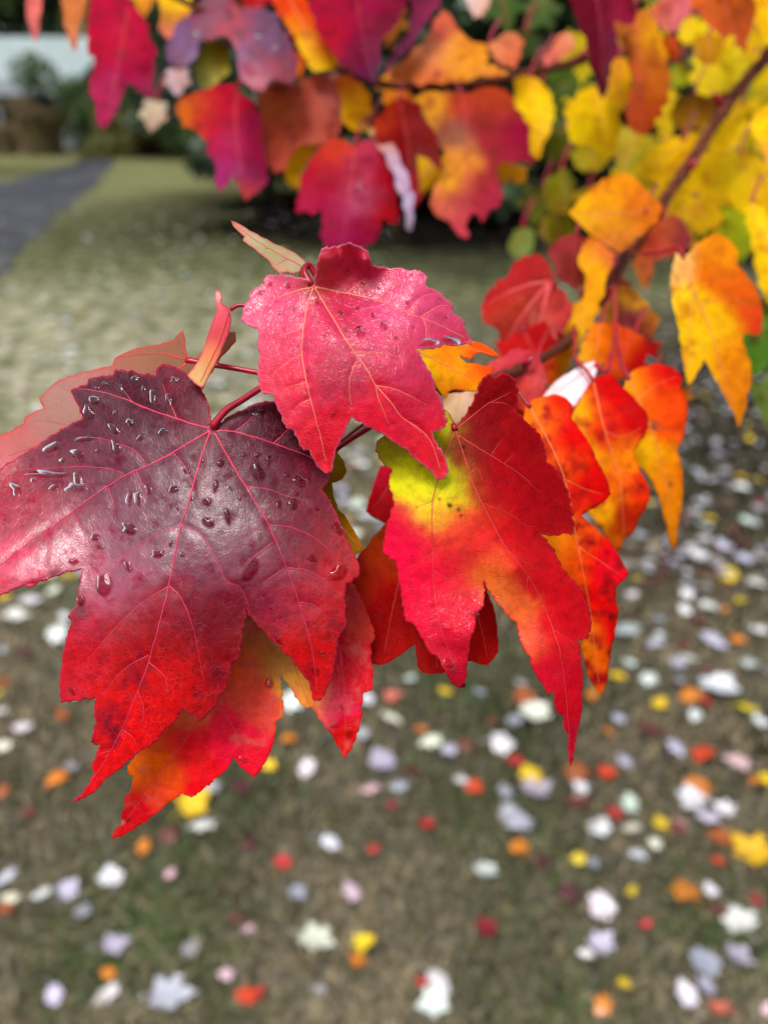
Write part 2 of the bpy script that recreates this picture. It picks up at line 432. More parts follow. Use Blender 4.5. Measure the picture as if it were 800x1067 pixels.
# ------------------------------------------------------------------ ground
def ground_material():
    """Damp autumn lawn: worn soil and moss nearby, tree shade painted dark under the evergreens, drier turf far off."""
    m, nt, bs, out = newmat('damp_lawn')
    tc = nt.nodes.new('ShaderNodeTexCoord'); V = tc.outputs['Object']
    n1 = noise(nt, V, 1.1, 5, 0.65); n2 = noise(nt, V, 6, 5, 0.7); n3 = noise(nt, V, 60, 4, 0.75); n0 = noise(nt, V, .35, 4, .6)
    c = ramp(nt, n1, [(0.36, (.022, .02, .013)), (0.46, (.075, .066, .044)), (0.54, (.125, .11, .078)), (0.62, (.05, .056, .028))])
    c = mixc(nt, mth(nt, 'MULTIPLY', mth(nt, 'SUBTRACT', n2, 0.52, True), 5, True), c, (.06, .082, .03))
    c = mixc(nt, mth(nt, 'MULTIPLY', mth(nt, 'SUBTRACT', noise(nt, V, 9, 5, .7), 0.55, True), 5, True), c, (.2, .18, .13))
    sx = nt.nodes.new('ShaderNodeSeparateXYZ'); L(nt, V, sx.inputs[0])
    X, Y = sx.outputs[0], sx.outputs[1]
    wob = mth(nt, 'MULTIPLY', mth(nt, 'SUBTRACT', n0, .5), 1.6)
    mid = mth(nt, 'ADD', mth(nt, 'MULTIPLY', mth(nt, 'SUBTRACT', Y, 4.0), .3), mth(nt, 'MULTIPLY', wob, 1.5), True)
    c = mixc(nt, mid, c, ramp(nt, n2, [(.4, (.04, .05, .02)), (.49, (.13, .145, .07)), (.58, (.24, .24, .14))]))
    # far, drier turf
    far = mth(nt, 'ADD', mth(nt, 'MULTIPLY', mth(nt, 'SUBTRACT', Y, 11.0), .16), mth(nt, 'MULTIPLY', wob, 2.0), True)
    c = mixc(nt, far, c, ramp(nt, n2, [(.4, (.14, .165, .06)), (.5, (.28, .265, .14)), (.6, (.10, .14, .04))]))
    # worn pale turf on the open side
    wx = mth(nt, 'DIVIDE', mth(nt, 'SUBTRACT', X, -2.4), 3.4); wy = mth(nt, 'DIVIDE', mth(nt, 'SUBTRACT', Y, 5.0), 3.0)
    wd = mth(nt, 'SQRT', mth(nt, 'ADD', mth(nt, 'MULTIPLY', wx, wx), mth(nt, 'MULTIPLY', wy, wy)))
    c = mixc(nt, mth(nt, 'MULTIPLY', mth(nt, 'SUBTRACT', mth(nt, 'ADD', 1.15, wob), wd), 1.2, True), c, ramp(nt, n2, [(.4, (.13, .145, .07)), (.48, (.30, .30, .19)), (.57, (.5, .47, .35))]))
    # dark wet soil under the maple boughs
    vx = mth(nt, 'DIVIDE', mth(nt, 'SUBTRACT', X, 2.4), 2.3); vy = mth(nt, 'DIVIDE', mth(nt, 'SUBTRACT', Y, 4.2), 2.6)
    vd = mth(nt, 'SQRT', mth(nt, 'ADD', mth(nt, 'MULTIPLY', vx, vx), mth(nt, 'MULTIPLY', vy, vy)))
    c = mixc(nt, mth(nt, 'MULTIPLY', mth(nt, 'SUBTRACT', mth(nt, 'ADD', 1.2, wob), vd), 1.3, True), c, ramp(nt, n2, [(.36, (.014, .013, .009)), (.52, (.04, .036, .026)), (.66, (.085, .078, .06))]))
    # tree shade under the evergreens, painted into the lawn colour
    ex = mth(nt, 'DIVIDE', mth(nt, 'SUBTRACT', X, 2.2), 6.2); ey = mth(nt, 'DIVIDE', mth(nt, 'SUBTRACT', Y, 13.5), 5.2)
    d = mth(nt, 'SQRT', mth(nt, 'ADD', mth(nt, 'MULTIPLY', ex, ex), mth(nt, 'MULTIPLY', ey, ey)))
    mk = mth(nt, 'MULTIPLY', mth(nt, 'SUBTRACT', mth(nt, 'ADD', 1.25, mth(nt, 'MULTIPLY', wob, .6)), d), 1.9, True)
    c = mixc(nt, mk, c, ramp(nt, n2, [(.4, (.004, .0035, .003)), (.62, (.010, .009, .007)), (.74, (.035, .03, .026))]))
    c = mixc(nt, mth(nt, 'MULTIPLY', mth(nt, 'SUBTRACT', n3, 0.38, True), 2.4, True), mixc(nt, 1.0, c, (.45, .45, .45), 'MULTIPLY'), mixc(nt, 1.0, c, (1.45, 1.4, 1.3), 'MULTIPLY'))
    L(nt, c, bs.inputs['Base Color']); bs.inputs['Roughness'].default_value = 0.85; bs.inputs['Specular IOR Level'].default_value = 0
    bp = nt.nodes.new('ShaderNodeBump'); bp.inputs['Strength'].default_value = 0.6; bp.inputs['Distance'].default_value = 0.02
    L(nt, n3, bp.inputs['Height']); L(nt, bp.outputs[0], bs.inputs['Normal'])
    return m
def sheet(name, pts, z, mat, kind='structure'):
    o = mesh_obj(name, [(p[0], p[1], z) for p in pts], [tuple(range(len(pts)))], mat, smooth=False)
    return tag(o, kind=kind)
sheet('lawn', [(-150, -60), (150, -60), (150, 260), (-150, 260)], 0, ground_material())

def noisy_mat(name, stops, s1, s2, rough=0.8):
    m, nt, bs, out = newmat(name)
    tc = nt.nodes.new('ShaderNodeTexCoord'); V = tc.outputs['Object']
    f = mth(nt, 'ADD', mth(nt, 'MULTIPLY', noise(nt, V, s1, 4, .6), .6), mth(nt, 'MULTIPLY', noise(nt, V, s2, 4, .6), .4))
    L(nt, ramp(nt, f, stops), bs.inputs['Base Color']); bs.inputs['Roughness'].default_value = rough
    return m
M_ASPH = noisy_mat('wet_asphalt', [(.38, (.010, .011, .016)), (.48, (.024, .026, .036)), (.56, (.045, .047, .056)), (.64, (.10, .095, .07))], 1.6, 9, .85)
M_MULCH = noisy_mat('dark_leaf_mulch', [(.35, (.012, .010, .008)), (.6, (.035, .030, .024)), (.72, (.075, .07, .06))], 1.6, 25, .9)
M_STRAW = noisy_mat('pale_dry_lawn', [(.35, (.17, .165, .08)), (.55, (.25, .235, .13)), (.7, (.15, .17, .07))], .5, 8, .9)

def gpoly(pix, n=6, jit=0.0, seed=1):
    r = np.random.default_rng(seed); q = []
    for a, b in zip(pix, pix[1:] + pix[:1]):
        for t in np.linspace(0, 1, n, endpoint=False):
            wv = jit * 2.2 * math.sin(len(q) * .9 + seed) + jit * 1.3 * math.sin(len(q) * .37)
            q.append(G(a[0] + (b[0] - a[0]) * t + wv + r.normal(0, jit), a[1] + (b[1] - a[1]) * t + r.normal(0, jit * .4)))
    return q
sheet('driveway', gpoly([(-120, 215), (-20, 196), (60, 176), (92, 164), (124, 164), (104, 190), (70, 215), (20, 265), (-40, 330), (-140, 420)], 24, 2.2, 3), 0.008, M_ASPH)

# ------------------------------------------------------------------ trees, shrubs and the house behind
def leafcloud(centers, radii, n, size, seed, squash=0.8):
    """Many small leaf faces spread through clump volumes."""
    r = np.random.default_rng(seed); V = []; F = []; W = []
    pr = np.array(radii) ** 2; pr = pr / pr.sum()
    idx = r.choice(len(centers), n, p=pr)
    d = r.normal(size=(n, 3)); d /= np.linalg.norm(d, axis=1)[:, None]
    d *= (r.random(n) ** 0.45)[:, None]
    c = np.asarray(centers)[idx] + d * np.asarray(radii)[idx][:, None] * np.array([1, 1, squash])
    a = r.normal(size=(n, 3)); a /= np.linalg.norm(a, axis=1)[:, None]
    b = np.cross(a, r.normal(size=(n, 3))); b /= np.linalg.norm(b, axis=1)[:, None]
    s = (size * r.uniform(.6, 1.4, n))[:, None]
    verts = np.stack([c - a * s, c + b * s * .5, c + a * s, c - b * s * .5], 1).reshape(-1, 3)
    faces = np.arange(4 * n).reshape(n, 4)
    return verts, faces
def foliage_mat(name, cols, trans=0.25, rough=0.5):
    m, nt, bs, out = newmat(name)
    g = nt.nodes.new('ShaderNodeNewGeometry')
    c = ramp(nt, g.outputs['Random Per Island'], [(i / max(1, len(cols) - 1), k) for i, k in enumerate(cols)])
    L(nt, c, bs.inputs['Base Color']); bs.inputs['Roughness'].default_value = rough
    tr = nt.nodes.new('ShaderNodeBsdfTranslucent'); L(nt, c, tr.inputs['Color'])
    mx = nt.nodes.new('ShaderNodeMixShader'); mx.inputs[0].default_value = trans
    L(nt, bs.outputs[0], mx.inputs[1]); L(nt, tr.outputs[0], mx.inputs[2]); L(nt, mx.outputs[0], out.inputs['Surface'])
    return m
M_EVER = foliage_mat('evergreen_needles', [(.010, .022, .012), (.018, .04, .018), (.03, .06, .022), (.045, .085, .03)], .1)
M_BUSHG = foliage_mat('shrub_leaves', [(.03, .07, .02), (.06, .11, .03), (.10, .14, .03)])
M_OLIVE = foliage_mat('olive_shrub_leaves', [(.09, .10, .02), (.14, .14, .03), (.2, .17, .03)])
M_REDB = foliage_mat('red_shrub_leaves', [(.08, .012, .012), (.13, .02, .02), (.06, .02, .012)])
M_YELT = foliage_mat('yellow_tree_leaves', [(.35, .24, .015), (.5, .38, .02), (.25, .27, .03), (.55, .33, .02)], .4)
M_STRAWG = foliage_mat('dry_ornamental_grass', [(.17, .12, .06), (.27, .2, .1), (.12, .09, .045)])
M_TRUNK = plain('tree_bark', (.035, .028, .022), .85, 0, 6, .4)

def evergreen(x, y, h, rad, seed, label, n=9000, skirt=0.25, mat=None, size=0.13, name='evergreen_tree'):
    r = np.random.default_rng(seed)
    root = tag(empty(name, (x, y, 0)), label, 'tree', 'trees at the back of the lawn')
    cs, rs, V, F = [], [], [], []
    trunk, tf = tube([(x, y, -.1), (x + .05, y, h * .4), (x, y, h * .95)], [.16, .11, .03], 8)
    mesh_obj('trunk', trunk, tf, M_TRUNK, root, (x, y, 0))
    lv, lf = [], []
    for i in range(46):
        z = skirt + (h - skirt) * (i / 46) ** 1.1; R = rad * (1 - z / h) ** .8 + .12
        a = i * 2.4 + r.uniform(-.4, .4)
        tip = np.array([x + R * math.cos(a), y + R * math.sin(a), z - .12 * R + r.uniform(-.1, .1)])
        v, f = tube([(x, y, z + .15 * R), (x + .55 * R * math.cos(a), y + .55 * R * math.sin(a), z + .1 * R), tip], [.04, .025, .008], 5)
        k = sum(len(q) for q in lv); lv.append(v); lf += [tuple(j + k for j in q) for q in f]
        for t in (.35, .6, .85, 1.0):
            cs.append(np.array([x, y, z + .12 * R]) * (1 - t) + tip * t + r.normal(0, .08, 3)); rs.append(R * .24 * (1.25 - .5 * t) + .1)
    mesh_obj('limbs', np.vstack(lv), lf, M_TRUNK, root, (x, y, 0))
    v, f = leafcloud(cs, rs, n, size, seed, .55)
    mesh_obj('crown', v, f, mat or M_EVER, root, (x, y, 0), smooth=False)
    return root
evergreen(-5.4, 27.5, 9.5, 3.2, 11, 'dark evergreen tree rising behind the magenta leaf at the end of the lawn', 9000)
evergreen(-0.6, 14.6, 8.5, 2.3, 12, 'dark evergreen tree behind the salmon brown leaf and the dark painted shade', 12000, .5)
evergreen(1.5, 13.6, 8.0, 2.4, 13, 'dark evergreen tree behind the horizontal twig and the black gap below it', 12000, .5)
evergreen(4.0, 14.8, 9.0, 2.6, 14, 'dark evergreen tree glimpsed through the yellow leaf clusters', 9000, .5)
evergreen(-10.6, 18.5, 9.5, 2.6, 15, 'big evergreen with drooping dark boughs in front of the pale house roof', 9000, 4.6)

def shrub(name, label, c, R, n, size, mat, seed, squash=.8, nclump=14, cat='shrub', stem=True):
    r = np.random.default_rng(seed); x, y = c
    root = tag(empty(name, (x, y, 0)), label, cat)
    cs = [(x + r.normal(0, R * .45), y + r.normal(0, R * .45), abs(R * squash * (.55 + r.normal(0, .35))) + .05) for _ in range(nclump)]
    rs = [R * r.uniform(.3, .55) for _ in range(nclump)]
    v, f = leafcloud(cs, rs, n, size, seed)
    v[:, 2] = np.abs(v[:, 2]) + .01
    mesh_obj('foliage', v, f, mat, root, (x, y, 0), smooth=False)
    vs, fs = [], []
    for i in range(7):
        a, fx = tube([(x + r.normal(0, .05), y + r.normal(0, .05), -.03), np.array(cs[i]) * [1, 1, .9]], [.03, .012], 5)
        k = sum(len(q) for q in vs); vs.append(a); fs += [tuple(j + k for j in q) for q in fx]
    mesh_obj('stems', np.vstack(vs), fs, M_TRUNK, root, (x, y, 0))
def at(px, d): q = P(px, 150, d); return (q[0], q[1])
def gxy(px, py): q = G(px, py); return (q[0], q[1])
shrub('green_shrub', 'dark green rounded shrub at the corner of the house', gxy(99, 160), 1.5, 5000, .1, M_BUSHG, 21, 1.3)
shrub('olive_shrub', 'olive yellow shrub leaning beside the dark red bush', gxy(130, 164), .95, 3000, .08, M_OLIVE, 22, .9)
shrub('red_shrub', 'low dark red bush at the edge of the lawn', gxy(150, 163), .75, 3000, .07, M_REDB, 23, .6)
for k, (px, py, R) in enumerate([(210, 166, 1.0), (255, 170, 1.2)]):
    shrub('green_shrub', ['low green shrub behind the drooping magenta leaf', 'green shrub in front of the evergreens near the salmon brown leaf'][k], gxy(px, py), R, 3500, .08, M_BUSHG, 25 + k, .8)

# ornamental grass clumps by the porch
def grassclump(label, c, h, n, seed, w=.02):
    r = np.random.default_rng(seed); x, y = c
    root = tag(empty('ornamental_grass', (x, y, 0)), label, 'plant', 'dry grass clumps by the porch')
    V, F = [], []
    for i in range(n):
        a = r.uniform(0, 6.28); l = h * r.uniform(.7, 1.1); s = r.uniform(.1, .55)
        p0 = np.array([x + r.normal(0, .15), y + r.normal(0, .15), 0]); d = np.array([math.cos(a), math.sin(a), 0]); sd_ = np.array([-d[1], d[0], 0]) * w
        p1 = p0 + d * s * .35 * l + np.array([0, 0, l * .65]); p2 = p0 + d * s * l + np.array([0, 0, l])
        k = len(V); V += [p0 - sd_, p0 + sd_, p1 - sd_, p1 + sd_, p2]; F += [(k, k + 1, k + 3, k + 2), (k + 2, k + 3, k + 4)]
    mesh_obj('blades', V, F, M_STRAWG, root, (x, y, 0), smooth=False)
    v, f = leafcloud([(x + r.normal(0, .35), y + r.normal(0, .35), h * r.uniform(.85, 1.1)) for _ in range(12)], [.18] * 12, 500, .07, seed)
    mesh_obj('plumes', v, f, M_STRAWG, root, (x, y, 0), smooth=False)
grassclump('tall dry ornamental grass clump with tan plumes before the porch', gxy(40, 163), 1.4, 420, 31)
grassclump('shorter dry ornamental grass clump close to the white corner post', gxy(57, 162), 1.1, 320, 32)
grassclump('low brown grass clump under the porch rail', gxy(8, 162), .75, 260, 33)

# house
def box(x0, x1, y0, y1, z0, z1):
    v = [(x, y, z) for z in (z0, z1) for y in (y0, y1) for x in (x0, x1)]
    return v, [(0, 2, 3, 1), (4, 5, 7, 6), (0, 1, 5, 4), (2, 6, 7, 3), (0, 4, 6, 2), (1, 3, 7, 5)]
def boxes(bs):
    V, F = [], []
    for b in bs:
        v, f = box(*b); k = len(V); V += v; F += [tuple(i + k for i in q) for q in f]
    return V, F
HY = G(40, 157)[1]; S = HY / math.cos(PITCH) / FPX          # metres per photo pixel, roughly, at the porch
hx = lambda px: (px - 400) / FPX * (HY * math.cos(PITCH) + 1.5 * math.sin(PITCH))
hz = lambda py: float(P(40, py, 1.0)[2] - 1.5) / float(P(40, py, 1.0)[1]) * HY + 1.5
M_HWALL = plain('dark_house_siding', (.055, .05, .045), .7, 0, 3, .2)
M_WHITE = plain('white_house_paint', (.30, .33, .38), .5, 0, 3, .06)
M_ROOF = plain('pale_metal_roof', (.27, .33, .325), .5, .05, 1.2, .15)
M_GLASS = plain('dark_window_glass', (.03, .035, .04), .08, 0, 3, .1)
xr = hx(84); house = tag(empty('house', (xr - 6, HY, 0)), 'low house with pale metal roof, white fascia and dark porch', 'house')
ho = (xr - 6, HY, 0)
ez, rz = hz(92), hz(28)
mesh_obj('wall', *boxes([(xr - 14, xr - .4, HY + 2.0, HY + 8, 0, ez)]), M_HWALL, house, ho, smooth=False)
rv = [(xr - 15, HY - .5, ez + .25), (xr + .4, HY - .5, ez + .25), (xr + .4, HY + 4.5, rz), (xr - 15, HY + 4.5, rz), (xr + .4, HY + 9, ez + .25), (xr - 15, HY + 9, ez + .25)]
roof = mesh_obj('roof', rv + [(a, b, c - .12) for a, b, c in rv], [(0, 1, 2, 3), (3, 2, 4, 5), (7, 6, 9, 8), (8, 9, 11, 10), (0, 6, 7, 1), (1, 7, 8, 2), (2, 8, 10, 4), (5, 4, 10, 11), (3, 5, 11, 9), (0, 3, 9, 6)], M_ROOF, house, ho, smooth=False)
mesh_obj('fascia', *boxes([(xr - 15, xr + .4, HY - .62, HY - .503, ez - .2, ez + .16)]), M_WHITE, house, ho, smooth=False)
for px in (-70, -32, 10, 79):
    w_ = .5 if px == 79 else .13
    mesh_obj('post', *boxes([(hx(px) - w_ / 2, hx(px) + w_ / 2, HY - .3, HY - .3 + .14, 0.06, ez - .125)]), M_WHITE, house, ho, smooth=False)
mesh_obj('porch_floor', *boxes([(xr - 14, xr, HY - .4, HY + 1.99, 0.005, .06)]), M_HWALL, house, ho, smooth=False)
for px in (-50, 28):
    wf = mesh_obj('window', *boxes([(hx(px) - .7, hx(px) + .7, HY + 1.93, HY + 1.997, .9, 2.0)]), M_WHITE, house, ho, smooth=False)
    mesh_obj('pane', *boxes([(hx(px) - .6, hx(px) + .6, HY + 1.915, HY + 1.928, 1.0, 1.9)]), M_GLASS, wf, None, smooth=False).location = (0, 0, 0)
    wf.children[0].data.transform(__import__('mathutils').Matrix.Translation((-ho[0], -ho[1], 0)))

# far trees closing the view
for k, (px, d, h, R) in enumerate([(-60, 46, 14, 5), (70, 50, 12, 4.5), (190, 44, 13, 5), (330, 48, 15, 5), (470, 45, 13, 5), (620, 47, 15, 5), (760, 44, 13, 5), (900, 46, 14, 5)]):
    lab = ['far tree behind the house roof', 'far tree between the house and the red bush', 'far tree above the low green shrub', 'far tree behind the salmon brown leaf', 'far tree behind the horizontal twig', 'far tree behind the hanging maroon leaf', 'far tree behind the yellow clusters', 'far tree past the thick twig'][k]
    x, y = at(px, d)
    r = np.random.default_rng(60 + k)
    root = tag(empty('broadleaf_tree', (x, y, 0)), 'dull green ' + lab, 'tree', 'trees at the back of the lawn')
    mesh_obj('trunk', *tube([(x, y, -.1), (x + .2, y, h * .3), (x, y, h * .7)], [.35, .25, .08], 8), M_TRUNK, root, (x, y, 0))
    cs = [(x + r.normal(0, R * .5), y + r.normal(0, R * .4), max(1.2, h * .5 + r.normal(0, h * .24))) for _ in range(40)]
    v, f = leafcloud(cs, [R * r.uniform(.22, .42) for _ in cs], 6000, .3, 60 + k)
    mesh_obj('crown', v, f, [M_BUSHG, M_EVER, M_OLIVE][k % 3] if k not in (3, 4) else M_EVER, root, (x, y, 0), smooth=False)

# ------------------------------------------------------------------ the sharp leaves
leaf('large dark maroon maple leaf beaded with rain, its lowest tip turning red', 0.200,
 [(220,443),(217,420),(210,405),(198,391),(190,386),(177,380),(169,379),(163,385),(162,391),(147,389),(135,386),(120,385),(117,391),(105,392),(92,395),(91,400),(82,403),(74,407),(77,414),(81,421),(86,434),(84,437),(72,443),(60,450),(50,456),(40,464),(27,471),(15,479),(5,485),(-2,491),(-14,505),(-20,530),(-34,545),(-38,575),(-52,600),(-60,640),(-30,628),(0,621),(12,615),(25,610),(32,613),(40,607),(55,602),(70,596),(87,593),(85,597),(84,607),(81,622),(80,630),(71,642),(75,648),(71,660),(67,675),(65,690),(63,705),(64,732),(75,731),(87,729),(100,728),(98,746),(100,751),(98,760),(94,774),(104,776),(101,786),(95,801),(99,804),(94,815),(85,827),(75,837),(90,831),(105,819),(110,812),(120,805),(132,795),(147,782),(157,777),(167,767),(171,760),(179,755),(191,738),(200,745),(209,751),(220,741),(230,726),(234,721),(237,712),(241,691),(249,687),(250,675),(252,660),(257,641),(256,634),(265,647),(277,660),(292,677),(302,684),(314,701),(322,711),(327,730),(335,729),(342,715),(349,691),(351,670),(354,660),(361,655),(360,640),(359,622),(360,610),(375,599),(374,587),(367,575),(360,560),(354,543),(348,530),(335,510),(343,500),(345,488),(335,470),(320,445),(302,425),(285,418),(267,420),(255,426),(242,432),(227,442)],
 [(220,460,(83,17,37)),(150,410,(63,12,30)),(90,410,(67,14,30)),(190,400,(75,11,28)),(290,435,(63,8,23)),(110,470,(86,19,42)),(60,485,(100,20,42)),(10,510,(145,25,49)),(40,540,(136,22,46)),(-20,580,(168,32,60)),(20,600,(205,50,90)),(70,580,(155,38,69)),(0,618,(174,7,25)),(120,540,(104,28,53)),(170,530,(88,25,47)),(230,530,(86,20,42)),(200,580,(101,25,50)),(130,600,(127,32,65)),(100,630,(153,28,69)),(270,500,(79,15,34)),(330,510,(95,14,34)),(340,560,(127,11,31)),(300,560,(95,17,37)),(270,590,(113,28,53)),(310,620,(153,28,55)),(355,600,(178,12,38)),(345,650,(174,11,35)),(325,700,(194,8,32)),(220,630,(112,14,38)),(240,660,(123,8,29)),(215,720,(153,10,34)),(170,640,(127,14,38)),(110,670,(168,12,38)),(75,700,(189,18,51)),(140,660,(123,28,29)),(150,700,(194,18,35)),(125,740,(208,28,34)),(110,790,(210,14,35)),(180,720,(200,10,34)),(85,830,(205,11,37)),(75,680,(200,17,48)),(150,670,(153,21,34))],
 depth=[(222,447,0),(200,395,5),(120,395,8),(80,410,8),(290,430,4),(345,490,5),(30,480,12),(-20,530,8),(-50,620,3),(10,600,-1.5),(60,590,-1.5),(130,540,-.5),(87,593,-.5),(200,560,-5),(180,640,-6),(70,700,2),(120,740,1),(82,832,9),(190,735,-1),(250,650,-1.5),(280,560,-3.5),(370,590,3),(330,650,2),(330,725,7.5),(230,720,1),(240,500,-2)],
 veins=[([(220,448),(200,460),(165,480),(130,496),(100,515),(65,541),(37,560),(0,590),(-45,625)],[[(152,482),(140,469),(125,463),(100,456),(80,457)],[(130,494),(115,489),(85,486),(50,488),(18,490)],[(113,508),(118,525),(120,540)],[(142,490),(150,508),(154,522)],[(75,533),(82,545),(88,556)],[(60,545),(40,535),(20,530)],[(48,552),(50,570),(46,590)],[(180,471),(195,490),(203,515)]]),
        ([(220,447),(195,440),(160,428),(130,416),(105,408),(82,405)],[[(160,428),(140,420),(128,405)],[(185,437),(175,415),(170,400)]]),
        ([(220,448),(212,470),(203,500),(195,530),(189,545),(180,590),(176,610),(165,655),(155,690),(144,720),(125,765),(105,800),(82,832)],[[(189,546),(180,552),(165,555),(145,568),(125,585),(112,604)],[(191,547),(205,555),(215,565),(228,590),(237,607),(250,612),(262,640)],[(176,611),(150,627),(120,655),(90,690)],[(177,610),(190,625),(200,650),(207,680),(213,712)],[(155,683),(130,697),(110,720)],[(155,690),(170,703),(177,722)],[(144,720),(150,740),(148,755)],[(128,760),(140,770),(143,780)],[(115,783),(105,785),(100,792)]]),
        ([(223,449),(240,480),(255,505),(270,530),(283,553),(300,595),(312,630),(325,675),(329,705),(331,722)],[[(258,507),(280,510),(300,517),(318,522)],[(281,547),(305,550),(330,562),(350,580)],[(300,592),(320,594),(340,606),(350,618)],[(285,565),(265,580),(255,590)],[(297,592),(285,600),(276,606)],[(312,628),(325,630),(340,640)]]),
        ([(224,449),(245,450),(285,462),(320,475),(344,491)],[[(245,450),(258,440),(266,432)],[(285,462),(298,450),(310,440)]])],
 vw=.95, vmat=M_VPINK, mat=M_WET, stalk=[(221,445,-.5),(235,428,-1),(252,417,-2),(272,404,-1),(300,388,4),(350,395,14),(425,412,22)], res=2.0, sig=22, amp=1.5, wave=.9, stalk_r=1.6, mott=((110,12,36),.6,.85,34),
 edge=((200,40,70),1.3), base=(221,446), film=[(200,520,.9),(160,500,.6),(130,570,1.2),(60,580,1.3),(0,600,1.4),(100,620,1.2),(90,520,.8),(40,560,1.2),(235,560,1.0),(280,590,1),(300,630,.9),(130,400,.05),(190,400,.05),(90,415,.1),(290,440,.05),(220,460,.2),(60,470,.6),(110,470,.4),(270,480,.3),(340,520,.3),(330,570,.4),(170,680,.1),(120,760,.08),(220,690,.1),(330,700,.15),(355,640,.2),(70,720,.4),(180,640,.25),(240,640,.3),(85,660,.3),(340,600,.6),(20,530,.3)],
 drops=[(99,417,12,9,10),(93,430,16,11,60),(119,447,14,8,40),(136,440,9,7,0),(147,456,10,6,-30),(170,450,10,7,-20),(160,414,8,16,0),(176,416,7,12,-20),(182,396,9,6,0),(141,395,9,7,0),(55,466,18,9,-20),(81,473,14,9,30),(52,494,44,7,2),(81,500,7,16,-15),(80,509,22,7,0),(136,520,4,16,5),(145,520,4,17,0),(155,510,5,11,-20),(181,510,11,8,-10),(195,491,9,6,20),(135,551,16,12,40),(17,510,14,10,60),(56,508,9,6,0),(90,457,24,6,-8),(121,466,8,14,-20),(230,483,9,9,30),(225,507,6,15,10),(216,523,12,8,-20),(239,508,13,3,38),(237,538,7,20,-12),(217,545,15,10,30),(269,492,14,22,-25),(280,480,6,12,0),(269,474,8,5,0),(254,474,6,4,10),(300,495,7,6,0),(313,502,15,11,35),(305,525,11,15,-15),(270,431,14,6,-15),(291,526,6,9,0),(352,551,9,16,-35),(165,577,14,9,-15),(134,591,7,13,-30),(109,610,17,24,0),(85,626,9,12,0),(75,720,4,14,-30),(77,585,11,7,0),(40,605,30,5,-8),(261,594,14,28,28),(325,582,12,7,20),(353,597,20,16,-45),(290,667,16,5,50),(329,700,8,12,-25),(336,681,7,4,10),(205,724,11,7,-20),(102,405,6,5,0),(110,400,7,5,20),(126,405,6,9,0),(150,405,5,6,0),(65,480,7,5,0),(35,500,6,5,0),(102,470,5,4,0),(210,480,5,4,0),(186,530,4,3,0),(200,520,4,5,0),(250,520,4,3,0),(276,620,4,6,30),(282,634,5,3,30),(190,578,5,5,0),(178,567,4,6,0),(120,430,5,4,0),(310,515,5,4,0),(330,530,6,4,20),(322,500,5,4,0),(100,560,9,8,0),(104,570,10,4,20)])

